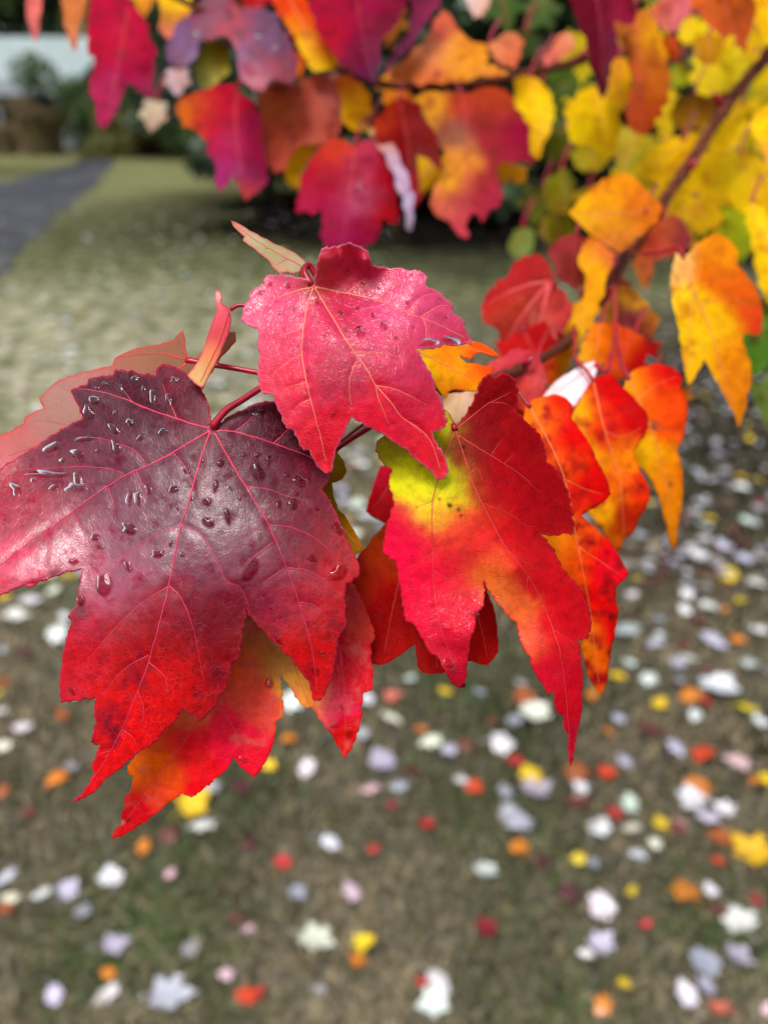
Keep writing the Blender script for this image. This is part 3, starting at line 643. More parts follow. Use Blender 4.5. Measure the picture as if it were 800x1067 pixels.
leaf('wet pink red maple leaf with a curled lobe, highest of the sharp leaves', 0.196,
 [(326,297),(322,292),(318,290),(311,289),(301,287),(288,286),(278,287),(274,292),(277,295),(271,297),(264,302),(259,308),(260,312),(254,317),(253,325),(251,334),(258,339),(268,342),(270,351),(268,364),(271,369),(269,381),(269,397),(274,411),(284,410),(287,420),(292,431),(296,442),(299,447),(305,448),(310,457),(316,470),(322,469),(326,478),(332,487),(341,494),(346,492),(347,482),(350,469),(356,457),(361,446),(366,435),(376,440),(389,448),(399,452),(404,456),(410,461),(424,469),(433,479),(440,484),(449,491),(456.6,501),(464,498),(467,488),(463,475),(454,460),(450,451),(464,445),(465,436),(461,419),(453,404),(452,396),(446,385),(442,376.5),(434,364),(444,363),(459,362),(461.5,359),(476,360),(485,358),(492.5,360),(489,350),(484,341),(485,337),(476,329),(471,324),(473,318),(465,312),(458,305),(448,300),(443,297),(445,288),(441,284),(431,281),(426,281.5),(416,279),(407,280),(397,278),(389,277),(386,269),(383,261),(372.5,256.5),(362,253),(354,256),(344,258),(341,256),(335,259),(332,269),(329,282)],
 [(300,310,(222,56,108)),(270,320,(228,64,114)),(330,340,(220,44,92)),(290,360,(222,44,86)),(300,410,(226,40,72)),(335,460,(228,24,52)),(340,488,(232,20,48)),(360,390,(190,40,72)),(355,330,(198,38,75)),(400,330,(224,66,120)),(430,300,(230,66,120)),(470,330,(228,58,112)),(485,350,(190,20,56)),(410,360,(210,50,90)),(390,430,(232,26,56)),(430,430,(205,20,55)),(445,460,(228,24,48)),(458,492,(225,40,56)),(350,275,(215,22,62)),(375,270,(205,16,55)),(370,285,(190,40,80)),(325,290,(190,70,50)),(430,390,(205,30,75))],
 depth=[(327,298,0),(260,320,4),(285,287,4.5),(300,380,-2.0),(345,340,-3.5),(270,400,0),(315,465,0.5),(341,494,3.0),(366,430,-3),(390,380,-5),(430,300,0),(400,280,2.5),(490,358,7),(465,312,4.5),(440,365,-1),(460,440,1.0),(458,500,3.5),(345,301,2.5),(362,304,3),(376,293,3),(340,292,1),(345,270,-4),(352,286,1.2),(366,268,-1.5),(374,282,1.5),(381,272,-4.5),(336,260,-5),(354,257,-3),(364,254,-6),(385,264,-3.5)],
 veins=[([(327,299),(310,303),(285,313),(266,324)],[]),
        ([(326,300),(318,330),(315,355),(315,372),(320,400),(327,430),(334,455),(340,482)],[[(315,342),(300,348),(288,356)],[(315,369),(296,380),(283,392)],[(320,398),(305,402),(296,406)],[(323,416),(314,420),(307,427)]]),
        ([(328,300),(340,320),(355,345),(370,368),(382,385),(391,401),(406,418),(419,435),(438,448),(450,463),(459,490)],[[(372,376),(365,392),(364,408),(366,423)],[(365,367),(385,367),(400,368),(415,372)],[(391,401),(396,420),(406,443)],[(391,402),(410,405),(428,413),(446,423)],[(419,435),(432,445),(440,452)]]),
        ([(328,299),(362,306),(400,315),(430,328),(460,340),(485,353)],[[(392,313),(405,300),(420,294),(440,290)],[(425,326),(435,312),(450,306)],[(438,331),(455,320),(470,318)],[(441,332),(444,342),(444,352)],[(362,306),(372,296),(382,290)]])],
 vw=.85, sat=1.02, vmat=M_VGOLD, mat=M_PINK, stalk=[(325,297,.6),(320,290,2),(317,282,3.5),(321,276,5.5),(328,285,10),(350,330,17),(390,380,22),(425,411,26)], res=2.0, sig=17, amp=1.6, wave=1.2, relief=1.3, edge=((236,120,150),1.2), base=(327,298), stalk_r=1.5, film=[(430,310,1.3),(300,315,1.1),(265,325,1.2),(340,370,.4),(380,340,.8),(340,410,.35),(310,440,.2),(305,460,1.1),(335,480,.6),(400,430,.1),(450,470,.15),(455,340,.9),(410,380,.7),(280,380,.4),(360,285,1.2),(345,262,.6),(375,265,.3),(430,400,.4)],
 drops=[(400,340,8,9,0),(375,346,13,11,20),(355,327,6,7,0),(372,322,5,5,0),(300,297,7,8,0),(282,296,7,5,0),(272,305,9,6,-15),(258,323,6,4,10),(291,327,5,4,0),(306,322,4,4,0),(329,316,5,5,0),(340,349,5,4,0),(389,330,4,8,0),(401,336,3,5,0),(412,352,7,5,0),(447,358,20,6,-8),(470,355,18,7,5),(428,286,5,4,0),(424,315,5,5,0),(465,330,5,3,20),(362,283,7,4,-30),(378,295,5,4,0),(348,432,3,9,35),(410,440,4,3,0),(320,385,4,3,0),(298,340,4,3,0),(310,360,3,3,0),(430,340,5,3,0),(360,345,4,6,0),(440,420,4,3,0),(395,300,4,3,0)])

leaf('glossy red maple leaf with yellow green base and one long pointed lobe', 0.206,
 [(474,447),(476,442),(485,432),(492.5,419),(500,400),(504,392.5),(509,389),(515,393),(524,388),(530,390),(538,399),(540,415.5),(537,429),(550,441),(563.5,455),(568,470),(569,480),(580,490),(588,505),(595,527.5),(598,552),(595,558),(589,556),(580,558),(571,558),(563,556),(572.5,567),(580,580),(584,591),(593,600),(602,610),(609,624),(615,640),(615,658),(611.5,666),(602,666),(604,677),(606,695),(606,721),(605,745),(601,763),(598,784),(594,799),(592,784),(592,766),(588,761),(587,747),(579,740),(577,729),(576,719),(571,725),(567,716),(556,700),(550,684),(542,669),(538,649),(530,644),(521,632),(511,619),(504,606),(505,622),(501.6,635),(496,640.6),(491,665),(489,672.5),(487.5,684),(486,695),(484,716),(478,717),(469,710),(464,700.6),(456,684),(448,681),(442.5,670.6),(435,657.5),(430,650),(422,647),(419,627.5),(417,614),(414,597),(412.5,585),(405,582),(398.5,574),(400,561),(405,541),(410,525),(409,516),(405,509),(406,494),(408,489),(400,484),(394,475),(391,468.5),(395,458),(402,453),(418,443),(440,436),(455,432),(465,427),(470,434)],
 [(410,470,(160,156,20)),(425,460,(140,140,16)),(445,470,(150,152,14)),(425,490,(205,208,16)),(430,512,(222,222,20)),(420,505,(214,212,20)),(465,500,(196,208,22)),(455,520,(214,214,20)),(478,518,(204,190,24)),(474,500,(170,170,20)),(464,440,(204,196,30)),(440,530,(228,190,40)),(460,538,(228,140,44)),(485,540,(222,76,38)),(495,560,(226,40,42)),(470,560,(232,60,46)),(405,560,(226,8,62)),(415,535,(228,24,56)),(410,545,(226,10,60)),(420,590,(226,6,58)),(450,600,(228,8,52)),(435,560,(228,14,58)),(455,572,(228,34,52)),(480,590,(228,22,50)),(430,640,(222,6,54)),(470,690,(206,4,46)),(480,640,(220,6,50)),(495,620,(226,14,50)),(475,565,(228,60,46)),(490,600,(230,36,46)),(495,578,(230,50,44)),(503,598,(240,130,32)),(512,588,(226,70,36)),(520,612,(232,120,34)),(488,490,(150,40,24)),(480,470,(124,50,24)),(515,410,(140,4,14)),(540,450,(156,4,16)),(570,510,(170,4,18)),(585,545,(164,2,16)),(520,490,(168,4,18)),(545,530,(184,6,20)),(505,520,(180,14,22)),(530,555,(196,10,22)),(515,540,(200,40,28)),(560,600,(202,10,26)),(600,640,(196,6,24)),(540,640,(232,100,40)),(528,610,(226,84,40)),(552,670,(226,84,46)),(545,600,(206,24,30)),(570,650,(206,14,28)),(575,680,(206,20,32)),(595,720,(194,8,30)),(568,705,(220,16,46)),(593,785,(176,10,38)),(486,440,(134,16,22)),(495,425,(136,6,16)),(493,470,(138,14,20)),(503,495,(156,10,20)),(500,445,(132,6,16)),(492,505,(160,34,24))],  # shade on the folded dark half and upper corner is painted in here
 depth=[(474,447,0),(395,465,3),(408,490,1),(400,572,0.0),(440,540,-3.5),(455,620,-2.0),(478,715,3),(502,610,0.5),(505,530,-3.0),(540,590,-3.5),(575,670,-1),(594,799,8),(540,655,1.5),(515,392,-1),(540,440,3),(590,530,13),(598,556,14),(563,556,7),(612,640,9),(500,430,1),(484,640,-2.2),(483,664,-3),(468,680,-1),(466,700,-1.2)], film=[(440,560,.03),(484,654,4),(490,645,4),(468,692,4),(540,450,.04),(570,620,.06),(450,640,.03),(430,600,.06),(595,700,.2),(475,670,.1),(455,660,.1),(510,560,.1)],
 veins=[([(473,450),(462,480),(455,505),(451,520),(450,545),(451,580),(453,620),(461,660),(475,700)],[[(451,522),(440,526),(432,530)],[(451,575),(438,585),(425,592)],[(452,595),(475,610),(495,625)],[(455,633),(470,636),(485,648)]]),
        ([(475,450),(485,480),(495,510),(505,530),(515,550),(530,575),(550,600),(570,640),(585,690),(594,780)],[[(505,525),(520,531),(535,538),(548,548),(560,549)],[(528,574),(548,586),(570,603)],[(550,600),(548,625),(555,650)],[(489,494),(498,488),(503,504)],[(575,655),(590,665),(600,672)]]),
        ([(476,447),(485,439),(496,430),(511,419),(531,409)],[[(511,419),(525,420),(534,425)]]),
        ([(477,453),(500,468),(525,483),(545,497),(563,514)],[[(512,474),(520,460)],[(525,483),(535,472)]])],
 vw=.55, vmat=M_VRED, mat=M_RED, sat=1.0, res=2.0, sig=10, amp=1.7, wave=1.2, relief=.8, stalk=[(474,448,0),(470,440,2.5),(458,428,8),(440,416,13),(427,411,15)], base=(474,447), edge=((205,40,50),1.2), stalk_r=1.3,
 spots=[(468,527,3.2,(40,40,10)),(478,531,3,(120,70,30)),(483,466,3,(50,15,15)),(484,715,4,(60,8,20)),(529,645,2.5,(50,8,20)),(550,685,2.5,(60,8,20)),(480,537,2,(100,50,20))],
 drops=[(468,692,14,9,40),(495,640,7,6,0),(466,655,8,4,0),(458,520,4,3,0),(434,528,3,3,0)])

leaf('pale salmon underside of a leaf showing behind the maroon leaf', 0.214,
 [(196,376),(193,360),(191,344),(180,355),(165,359),(139,364),(120,373),(117,381),(95,386),(80,390),(60,397),(45,411),(41,416),(46,425),(26,435),(25,441),(12,449),(-8,458),(-20,475),(-26,500),(-18,530),(20,555),(80,560),(150,500),(205,420),(215,395),(230,372),(246,355),(245,346),(236,346),(222,355),(210,368),(203,374)],
 [(30,460,(184,96,100)),(80,410,(176,122,112)),(60,440,(166,120,98)),(110,400,(180,96,90)),(150,372,(156,96,60)),(185,360,(150,88,56)),(235,355,(146,88,60)),(5,456,(206,80,66)),(0,500,(206,110,120)),(200,390,(130,80,48))],
 depth=[(196,376,0),(120,375,7),(0,460,5),(60,400,8),(-10,520,-3),(80,540,-6),(190,345,6),(245,350,5),(215,400,-3)],
 veins=[([(195,378),(160,400),(110,430),(60,455),(10,475)],[[(110,430),(90,412),(65,405)],[(80,445),(55,440),(35,438)]]),([(194,375),(165,368),(122,373)],[]),([(195,374),(215,365),(243,350)],[])],
 vw=.9, vmat=M_VRED, mat=M_PALE, sat=.85, stalk=[(194,375,0),(215,379,-1),(240,383,-2),(268,388,-2),(310,396,2),(360,404,6),(425,412,8)], res=2.4, sig=22, amp=.8, edge=((222,70,70),2.2), base=(194,375), stalk_r=1.3)

leaf('narrow leaf folded edge on, pink with a cream yellow edge', 0.209,
 [(211,404),(203,399),(195,391),(201,384),(206,377),(211,367),(214,359),(218,346),(221,336),(226,325),(226,318),(224,311),(224,304),(228,302),(231,306),(232,311),(230,315),(236,319),(240,325),(241,333),(240,341),(237,351),(232,362),(227,374),(221,386),(216,396)],
 [(228,306,(226,180,172)),(238,330,(222,60,90)),(232,355,(210,60,80)),(222,350,(200,70,70)),(220,370,(222,130,80)),(205,390,(214,176,110)),(214,385,(206,150,84)),(228,320,(214,80,90))],
 slope=(.25,-.75), keel=.3, sat=.95, veins=[([(238,327),(230,352),(220,375),(209,398)],[])], vw=.8, vmat=M_VRED, mat=M_PALE, res=2.0, sig=8, amp=.4, wave=.3,
 stalk=[(240,323,0),(246,319,-.5),(254,318,0),(270,325,4),(320,350,8),(425,411,13)], edge=((220,60,90),1.4), base=(240,323), stalk_r=.9)

leaf('small pale green leaf with pink rim standing up behind the pink red leaf', 0.208,
 [(316,281),(320,274),(312.5,267),(301,260),(286,254),(273,247),(260,240),(249,233),(241,230),(243,235),(247,239),(255,246),(253,250),(264,258),(271,264),(278,269),(282,274),(286,280),(292,285),(299,283),(307,285)],
 [(243,232,(210,110,100)),(255,242,(196,160,124)),(262,248,(176,172,128)),(285,262,(158,160,104)),(305,275,(176,174,124)),(290,281,(196,140,108)),(300,262,(176,150,112))], sat=.9,
 depth=[(316,280,0),(241,231,8),(285,258,3),(285,278,-2),(265,246,5),(300,284,-2.5)], veins=[([(317,279),(300,270),(280,259),(262,247),(247,236)],[[(300,270),(292,274),(286,276)],[(280,259),(272,260)]])], vw=.8, vmat=M_VRED, mat=M_PALE, res=2.0, sig=9, amp=.5, wave=.4,
 stalk=[(316,280,0),(314,287,-1.5),(320,292,2),(345,325,6),(425,411,14)], edge=((226,96,92),1.5), base=(316,280), stalk_r=1.1)

leaf('red orange maple leaf hanging below the maroon one, amber flush near its tip', 0.221,
 [(116,874),(119,866),(127,859),(126,850),(130,842),(129,832),(136,825),(140,810),(133,807),(134,797),(145,785),(160,760),(190,700),(225,640),(257,600),(300,575),(345,590),(362,604),(372,615),(376,624),(382,637),(386,647),(391,665),(386,671),(387,690),(389,694),(387,720),(379,722),(377,735),(376,752),(370,772),(359,791),(355,782),(345,765),(337,755),(325,737),(320,738),(312,733),(302,716),(291,700),(293,715),(295,747),(287,752),(287,765),(281,785),(270,805),(264,810),(252,800),(244,789),(241,795),(232,806),(225,811),(212,822),(200,831),(190,827),(176,836),(160,850),(145,860),(125,872)],
 [(118,872,(190,16,40)),(140,845,(196,28,44)),(160,820,(212,70,50)),(146,797,(236,120,46)),(160,790,(236,110,46)),(178,808,(232,90,50)),(170,772,(232,70,54)),(190,775,(226,40,56)),(155,775,(234,100,50)),(200,790,(226,50,52)),(210,820,(224,24,50)),(240,770,(232,46,70)),(265,800,(226,24,60)),(190,745,(226,104,70)),(270,730,(226,80,66)),(260,690,(226,90,56)),(265,660,(196,110,62)),(280,690,(180,112,56)),(310,715,(230,160,70)),(322,735,(234,150,70)),(300,690,(196,140,64)),(365,625,(196,60,66)),(380,650,(206,70,60)),(355,680,(200,40,58)),(375,700,(220,30,55)),(340,740,(226,66,96)),(360,770,(212,10,40))],
 depth=[(300,575,3),(118,872,0),(190,760,-3),(150,790,0),(200,820,-4),(262,805,-3),(250,700,-1),(292,700,2),(322,737,-1),(360,620,1),(390,680,1.5),(358,790,-1),(340,740,-2.5)],
 veins=[([(300,580),(260,660),(220,730),(180,790),(150,830),(120,870)],[[(220,730),(245,760),(262,800)],[(195,768),(170,775),(145,790)],[(160,818),(175,822),(190,826)]]),([(302,580),(345,650),(358,710),(360,780)],[[(350,670),(370,690),(385,718)],[(355,700),(345,730),(338,745)]]),([(301,580),(300,650),(306,690),(322,733)],[])],
 vw=.6, vmat=M_VRED, mat=M_GLOW, sat=1.1, res=2.2, sig=11, amp=1.5, wave=1.2, base=(300,580), stalk=[(300,580,1),(305,520,3),(340,478,4),(362,460,3),(384,446,0),(410,425,-5),(427,412,-8)], stalk_r=1.3, mott=((238,90,84),.58,.85,16), film=[(340,740,1),(260,740,.5),(130,860,.1),(365,640,.3),(200,800,.1)], spots=[(131,807,4,(60,20,20)),(133,854,3,(60,8,20)),(128,857,2,(200,160,150))],
 drops=[(363,764,9,13,10),(281,712,9,12,0),(345,690,3,3,0),(352,672,3,3,0),(375,680,3,3,0),(368,660,3,2,0),(372,640,3,3,0),(356,737,10,4,40),(348,757,8,4,0),(255,792,13,5,10)])

leaf('olive yellow leaf mostly hidden behind the maroon leaf, only its margin showing', 0.222,
 [(348,466),(353,473),(359,482),(361,492),(357,499),(346,503),(347,515),(352,530),(360,538),(364,545),(371,557),(379,571),(371,577),(366,588),(350,590),(325,560),(310,520),(325,480)],
 [(357,480,(168,150,40)),(355,495,(130,80,30)),(365,550,(190,130,30)),(374,570,(170,110,30)),(340,530,(150,120,30))], slope=(0,-.3), wave=.5, mat=M_SOFT, res=2.4, sig=12, amp=.7, veins=[([(330,500),(350,540),(374,570)],[])], vw=.6, vmat=M_VSOFT, stalk=[(330,500,0),(345,470,2),(400,425,3)], base=(330,500), stalk_r=.8)

leaf('deep red and rust coloured leaf tucked behind the green based leaf', 0.228,
 [(404,543),(396,552),(384,567),(374,578),(364,600),(362,640),(375,670),(388,692),(397,693),(412,686),(424,677),(432,671),(434,684),(435,695),(439,701),(450,702),(463,701),(478,690),(490,689),(508,693),(519,680),(516,640),(508,618),(500,590),(480,560),(440,535),(415,530)],
 [(395,570,(196,80,24)),(385,600,(190,60,26)),(400,620,(168,20,30)),(405,670,(172,10,36)),(450,690,(165,8,30)),(505,650,(186,30,40)),(508,685,(180,20,36)),(425,640,(150,8,26))],
 depth=[(450,540,6),(375,590,3),(400,690,0),(450,700,-2),(515,680,0),(432,665,2),(500,600,4)], mat=M_SOFT, res=2.6, sig=20, amp=.9, veins=[([(440,545),(415,610),(400,680)],[]),([(445,545),(450,620),(455,695)],[]),([(450,545),(490,620),(508,685)],[])], vw=.6, vmat=M_VRED, stalk=[(440,545,0),(445,500,2),(435,450,0),(428,413,-8)], base=(440,545), stalk_r=.9)

leaf('blurred pinkish red lobe peeping past the yellow green patch', 0.262,
 [(396,486),(410,483),(430,500),(430,540),(405,548),(393,541),(381,533),(386,515),(391,500)],
 [(400,500,(214,50,70)),(395,530,(206,40,44)),(410,540,(214,60,60))], mat=M_SOFT, res=3, sig=15, amp=.8, veins=[([(415,490),(400,515),(388,530)],[])], vw=.7, vmat=M_VRED, stalk=[(415,490,0),(425,460,-10),(430,414,-34)], base=(415,490), stalk_r=.9)

leaf('orange leaf with a yellow band poking out between the two sharp red leaves', 0.228,
 [(430,362),(450,354),(475,352),(492,355),(500,357),(511,362.5),(521,372),(511,371),(502,367),(496,368),(489,375),(479,369),(480,373),(486,378),(500,380),(516,384),(508,392),(500,398),(495,408),(484,407),(474,405.6),(468,407.5),(465,415),(460,411),(452,398),(443,385)],
 [(470,360,(240,150,40)),(510,365,(236,100,40)),(460,372,(240,130,36)),(450,380,(240,206,30)),(475,390,(244,200,30)),(492,400,(240,170,30)),(470,382,(240,150,40)),(495,385,(236,100,54)),(505,386,(230,84,56)),(465,405,(240,160,50)),(480,400,(236,90,50))],
 slope=(.15,-.3), wave=.8, mat=M_SOFT, res=2.4, sig=8, amp=.7, veins=[([(434,366),(460,378),(495,398)],[]),([(434,366),(470,360),(515,370)],[])], vw=.7, vmat=M_VSOFT, stalk=[(434,366,0),(425,385,-2),(426,411,-6)], base=(434,366), stalk_r=.9)

leaf('vivid orange red leaf with a dark speck, behind the long pointed red lobe', 0.248,
 [(549,422),(556,416),(568,413),(580,411),(590,415),(596,422),(594,435),(602,445),(612,460),(620,477),(630,495),(636,515),(630,522),(612,533),(606,538),(610,541),(625,555),(637,568),(648,585),(655,598),(648,606),(642,612),(641,625),(644,637),(641,655),(637,674),(634,692),(632,711),(626,724),(618,714),(612,702),(605,670),(595,640),(580,600),(565,570),(552,520),(540,470)],
 [(560,430,(236,130,40)),(580,425,(226,50,32)),(600,460,(224,44,30)),(590,490,(232,86,40)),(620,505,(216,36,30)),(570,480,(236,104,42)),(600,520,(228,60,36)),(585,560,(244,150,50)),(610,550,(236,90,40)),(600,580,(240,100,44)),(640,590,(234,24,64)),(620,580,(236,50,54)),(625,640,(232,50,46)),(615,680,(232,110,48)),(625,715,(232,104,44)),(635,660,(220,36,48)),(605,665,(240,150,60))],
 depth=[(549,422,5),(580,412,5),(636,515,6),(590,480,0),(606,538,1),(655,598,7),(600,600,-1),(626,724,8),(640,640,6)], mat=M_SOFT, res=3, sig=12, amp=1.0, veins=[([(552,424),(585,490),(600,560),(615,640),(624,715)],[[(590,500),(610,510),(628,515)],[(603,570),(625,585),(645,598)]])], vw=.6, vmat=M_VSOFT, stalk=[(552,424,0),(535,405,4),(505,395,-4),(455,405,-25)], base=(552,424), stalk_r=.9, spots=[(637,643,4.5,(60,16,16)),(625,675,3,(120,30,20))], mott=((190,14,22),.46,.72,13), wave=1.1)

leaf('orange leaf with a blood red upper lobe, beside the dangling yellow tail', 0.285,
 [(595,437),(602,422),(612,402),(622,392),(637,390),(647,402),(662,417),(674,432),(675,445),(670,457),(660,470),(665,487),(672,500),(677,512),(676,522),(665,540),(660,555),(650,562),(645,575),(637,570),(630,557),(610,530),(598,480)],
 [(602,430,(240,180,36)),(622,400,(196,24,30)),(640,405,(196,18,28)),(625,425,(218,60,36)),(665,440,(190,14,34)),(640,440,(214,60,34)),(630,460,(200,30,28)),(620,475,(244,170,40)),(650,475,(240,140,40)),(670,510,(230,66,40)),(640,510,(240,120,44)),(650,545,(176,44,30)),(620,535,(244,180,40)),(645,570,(214,110,34))],
 slope=(.25,-.1), curl=.25, wave=1.6, mat=M_SOFT, res=3.4, sig=11, amp=1, veins=[([(618,398),(630,450),(645,500),(650,560)],[[(630,450),(650,455),(668,445)],[(640,485),(655,500),(673,515)]])], vw=.6, vmat=M_VSOFT, stalk=[(618,398,0),(610,385,8),(600,375,20),(598,340,45)], base=(618,398), mott=((196,22,24),.48,.75,14))

leaf('orange leaf trailing a long yellow tail above the littered ground', 0.31,
 [(652,395),(660,386),(670,382),(687,379),(697,382),(705,387),(711,395),(709,405),(715,417),(716,430),(714,442),(710,460),(705,470),(709,482),(711,497),(711,520),(706,550),(702,575),(697,565),(695,550),(690,532),(687,520),(680,502),(670,490),(655,475),(645,440)],
 [(655,398,(240,160,50)),(680,390,(214,50,30)),(700,392,(206,40,30)),(690,420,(232,90,36)),(705,445,(226,84,30)),(670,430,(232,110,40)),(665,475,(246,196,30)),(690,480,(244,180,36)),(700,510,(238,150,34)),(705,490,(228,110,30)),(700,550,(232,150,50))],
 slope=(.2,.1), curl=.2, wave=1.4, mat=M_SOFT, res=3.4, sig=12, amp=1, veins=[([(655,395),(675,440),(690,490),(702,570)],[[(675,440),(695,450),(710,450)],[(665,415),(685,400),(705,392)]])], vw=.6, vmat=M_VSOFT, stalk=[(655,395,0),(648,380,5),(642,350,20),(640,300,60)], base=(655,395), spots=[(682,444,5,(120,70,60)),(698,505,3,(120,90,40))])

leaf('bright white pink flash of a leaf underside between orange leaves', 0.3,
 [(565,414),(572,405),(581,396),(592,389),(602,383),(612,378),(618,376),(623,380),(620,391),(611,404),(604,415),(600,422),(580,425)],
 [(590,400,(246,232,236)),(615,382,(244,225,230)),(570,415,(240,215,215))], slope=(0,-.9), wave=.3, mat=M_PALE, res=3, sig=12, amp=.5, veins=[([(620,380),(595,398),(570,415)],[])], vw=.6, vmat=M_VSOFT, stalk=[(620,380,0),(628,386,-4),(634,384,0),(640,350,40)], base=(620,380), stalk_r=1.0)  # the underside's bright glare is painted into these near-white colours

HS_ = [(0,0),(.10,-.02),(.30,.02),(.46,-.08),(.44,.06),(.50,.2),(.34,.22),(.36,.36),(.56,.40),(.50,.48),(.52,.6),(.34,.56),(.22,.58),(.20,.74),(.14,.78),(.06,.9),(0,1.05),(-.05,.9),(-.14,.8),(-.2,.72),(-.22,.58),(-.34,.56),(-.5,.62),(-.5,.5),(-.56,.42),(-.36,.36),(-.34,.22),(-.5,.18),(-.43,.06),(-.46,-.08),(-.28,.02),(-.1,-.02)]
for px, py, d, s_, ang, ca, cb, lab in [(590,455,.33,95,.2,(226,70,34),(200,20,26),'orange red leaf in the dark between the two spotted orange leaves'),(560,372,.36,70,-.5,(206,40,44),(222,100,50),'red leaf bridging the pale red leaf and the white flash'),(648,372,.36,64,.5,(224,90,34),(200,40,30),'small red orange leaf over the dangling yellow tail'),(532,430,.31,60,-.2,(230,80,40),(206,30,40),'orange red leaf deep in the gap beside the dark red lobe'),(622,300,.45,56,.7,(190,60,40),(170,40,44),'russet red leaf behind the amber ribbon leaf'),(690,420,.37,60,-.4,(220,100,34),(236,160,30),'amber leaf close behind the dangling yellow tail')]:
    pts = [(px + s_ * (x * math.cos(ang) - (y - .45) * math.sin(ang)), py + s_ * (x * math.sin(ang) + (y - .45) * math.cos(ang))) for x, y in HS_]
    b_ = (px + s_ * .45 * math.sin(ang), py - s_ * .45 * math.cos(ang)); e_ = (px - s_ * .5 * math.sin(ang), py + s_ * .5 * math.cos(ang))
    leaf(lab, d, pts, [(px, py - s_ * .25, ca), (px + s_ * .3, py + s_ * .2, cb), (px - s_ * .2, py + s_ * .3, ca)], base=b_, slope=(.2, -.15), curl=.2, wave=1.6, keel=.22, res=4, amp=2.5, mat=M_SOFT, sig=10, mott=((176, 20, 26), .5, .8, 13), veins=[([b_, (px, py), e_], [])], vw=.5, vmat=M_VRED, stalk=[(b_[0], b_[1], 0), (b_[0] + 3, b_[1] - 12, 6), (b_[0] + 10, b_[1] - 26, 20)], stalk_r=.7, thick=0)

# ------------------------------------------------------------------ twigs
def twig(label, pts, r0, r1, name='twig', buds=True):
    """pts: (pixel x, pixel y, depth m)."""
    q = spline(np.array([(p[0], p[1], p[2] * 1000) for p in pts], float), 8)
    w = P(q[:, 0], q[:, 1], q[:, 2] / 1000)
    r = np.linspace(r0, r1, len(q)) * (1 + .12 * (np.random.default_rng(len(pts) * 7).random(len(q)) - .5))
    for k in range(6, len(q) - 3, 11): r[k] *= 1.35; r[k - 1] *= 1.15          # nodes
    root = tag(empty(name, w[0]), label, 'twig')
    mesh_obj('bark', *tube(w, r, 12), M_BARK, root, w[0])
    if buds:
        for k in range(6, len(q) - 3, 11):
            d = np.array([.6 * (-1) ** k, -.3, .7]); d /= np.linalg.norm(d)
            b = w[k] + d * r[k]
            mesh_obj('bud', *tube([b, b + d * r[k] * .9, b + d * r[k] * 2.2], [r[k] * .5, r[k] * .55, r[k] * .08], 6), M_STALK, root, w[0])
twig('thick dark brown twig slanting down through the yellow leaves', [(830,28,.56),(800,58,.54),(760,105,.52),(715,175,.49),(672,235,.46),(638,290,.43),(612,330,.40),(585,360,.36),(540,385,.30),(480,403,.25),(427,412,.222)], .0042, .0011)
twig('thin brown twig running level behind the crimson leaves', [(640,50,.62),(600,64,.60),(560,74,.58),(500,86,.56),(440,89,.55),(400,88,.54),(350,70,.53),(300,45,.52),(240,25,.51),(150,-20,.5)], .0032, .0018)

# ------------------------------------------------------------------ the softer leaves farther back along the branches
def soft(label, D, outline, colors, **k):
    k.setdefault('res', 4.5); k.setdefault('sig', 11); k.setdefault('amp', 4.2); k.setdefault('sat', 1.03); D = D if D < .45 else .45 + (D - .45) * .75; k.setdefault('wave', 1.7); k.setdefault('keel', .22 * (-1) ** len(LEAVES)); k.setdefault('slope', (.05, -.25)); k.setdefault('curl', .12); k.setdefault('thick', 0)
    o = np.array(outline, float)
    if 'veins' not in k:
        b = np.array(k.get('base', o[np.argmin(o[:, 1])]), float); far = o[np.argmax(np.hypot(*(o - b).T))]
        c = o.mean(0); k['veins'] = [([tuple(b * .93 + c * .07), tuple(b * .45 + far * .2 + c * .35), tuple(far * .9 + c * .1)], [])]
        k.setdefault('stalk', [(b[0], b[1], 0), (b[0] + 4, b[1] - 14, 10), (b[0] + 12, b[1] - 30, 30)])
        k['base'] = tuple(b)
    k.setdefault('vw', .5); k.setdefault('stalk_r', .7)
    mc = np.mean([c[2] for c in colors], 0); k.setdefault('vmat', M_VSOFT if mc[1] > 110 else M_VRED)
    dk = mc * (.72, .55, .6) if mc[1] < 130 else mc * (.88, .72, .5)
    k.setdefault('mott', (tuple(dk), .5, .85, 13))
    return leaf(label, D, outline, colors, **k)

UL = 'soft leaves crowding the upper branches'
soft('big pale red leaf with an orange midrib, out of focus beyond the pink red leaf', .37, [(500,320),(504,308),(510,300),(522,291),(530,285),(537,272),(545,266),(562,265),(572,275),(577,292),(590,308),(597,320),(592,335),(585,346),(578,366),(562,373),(555,362),(550,382),(535,376),(517,360),(520,345),(502,330)],
 [(515,310,(206,44,44)),(545,280,(200,40,44)),(545,340,(150,44,32)),(530,325,(190,60,40)),(562,345,(220,110,90)),(585,330,(206,60,60)),(560,300,(180,50,44)),(525,365,(196,40,40))], base=(574,292), slope=(-.2,-.1), veins=[([(574,294),(566,320),(562,345),(563,368)],[]),([(573,294),(550,320),(530,350),(520,362)],[]),([(572,293),(540,300),(506,318)],[])], stalk=[(574,293,0),(580,285,5),(600,300,10),(622,318,20)], vw=1.6)
soft('dusky red leaf high behind the pale red one', .43, [(572,258),(585,247),(600,243),(612,250),(610,275),(612,297),(598,300),(588,295),(578,285)], [(590,265,(160,52,54)),(600,290,(140,50,40))])
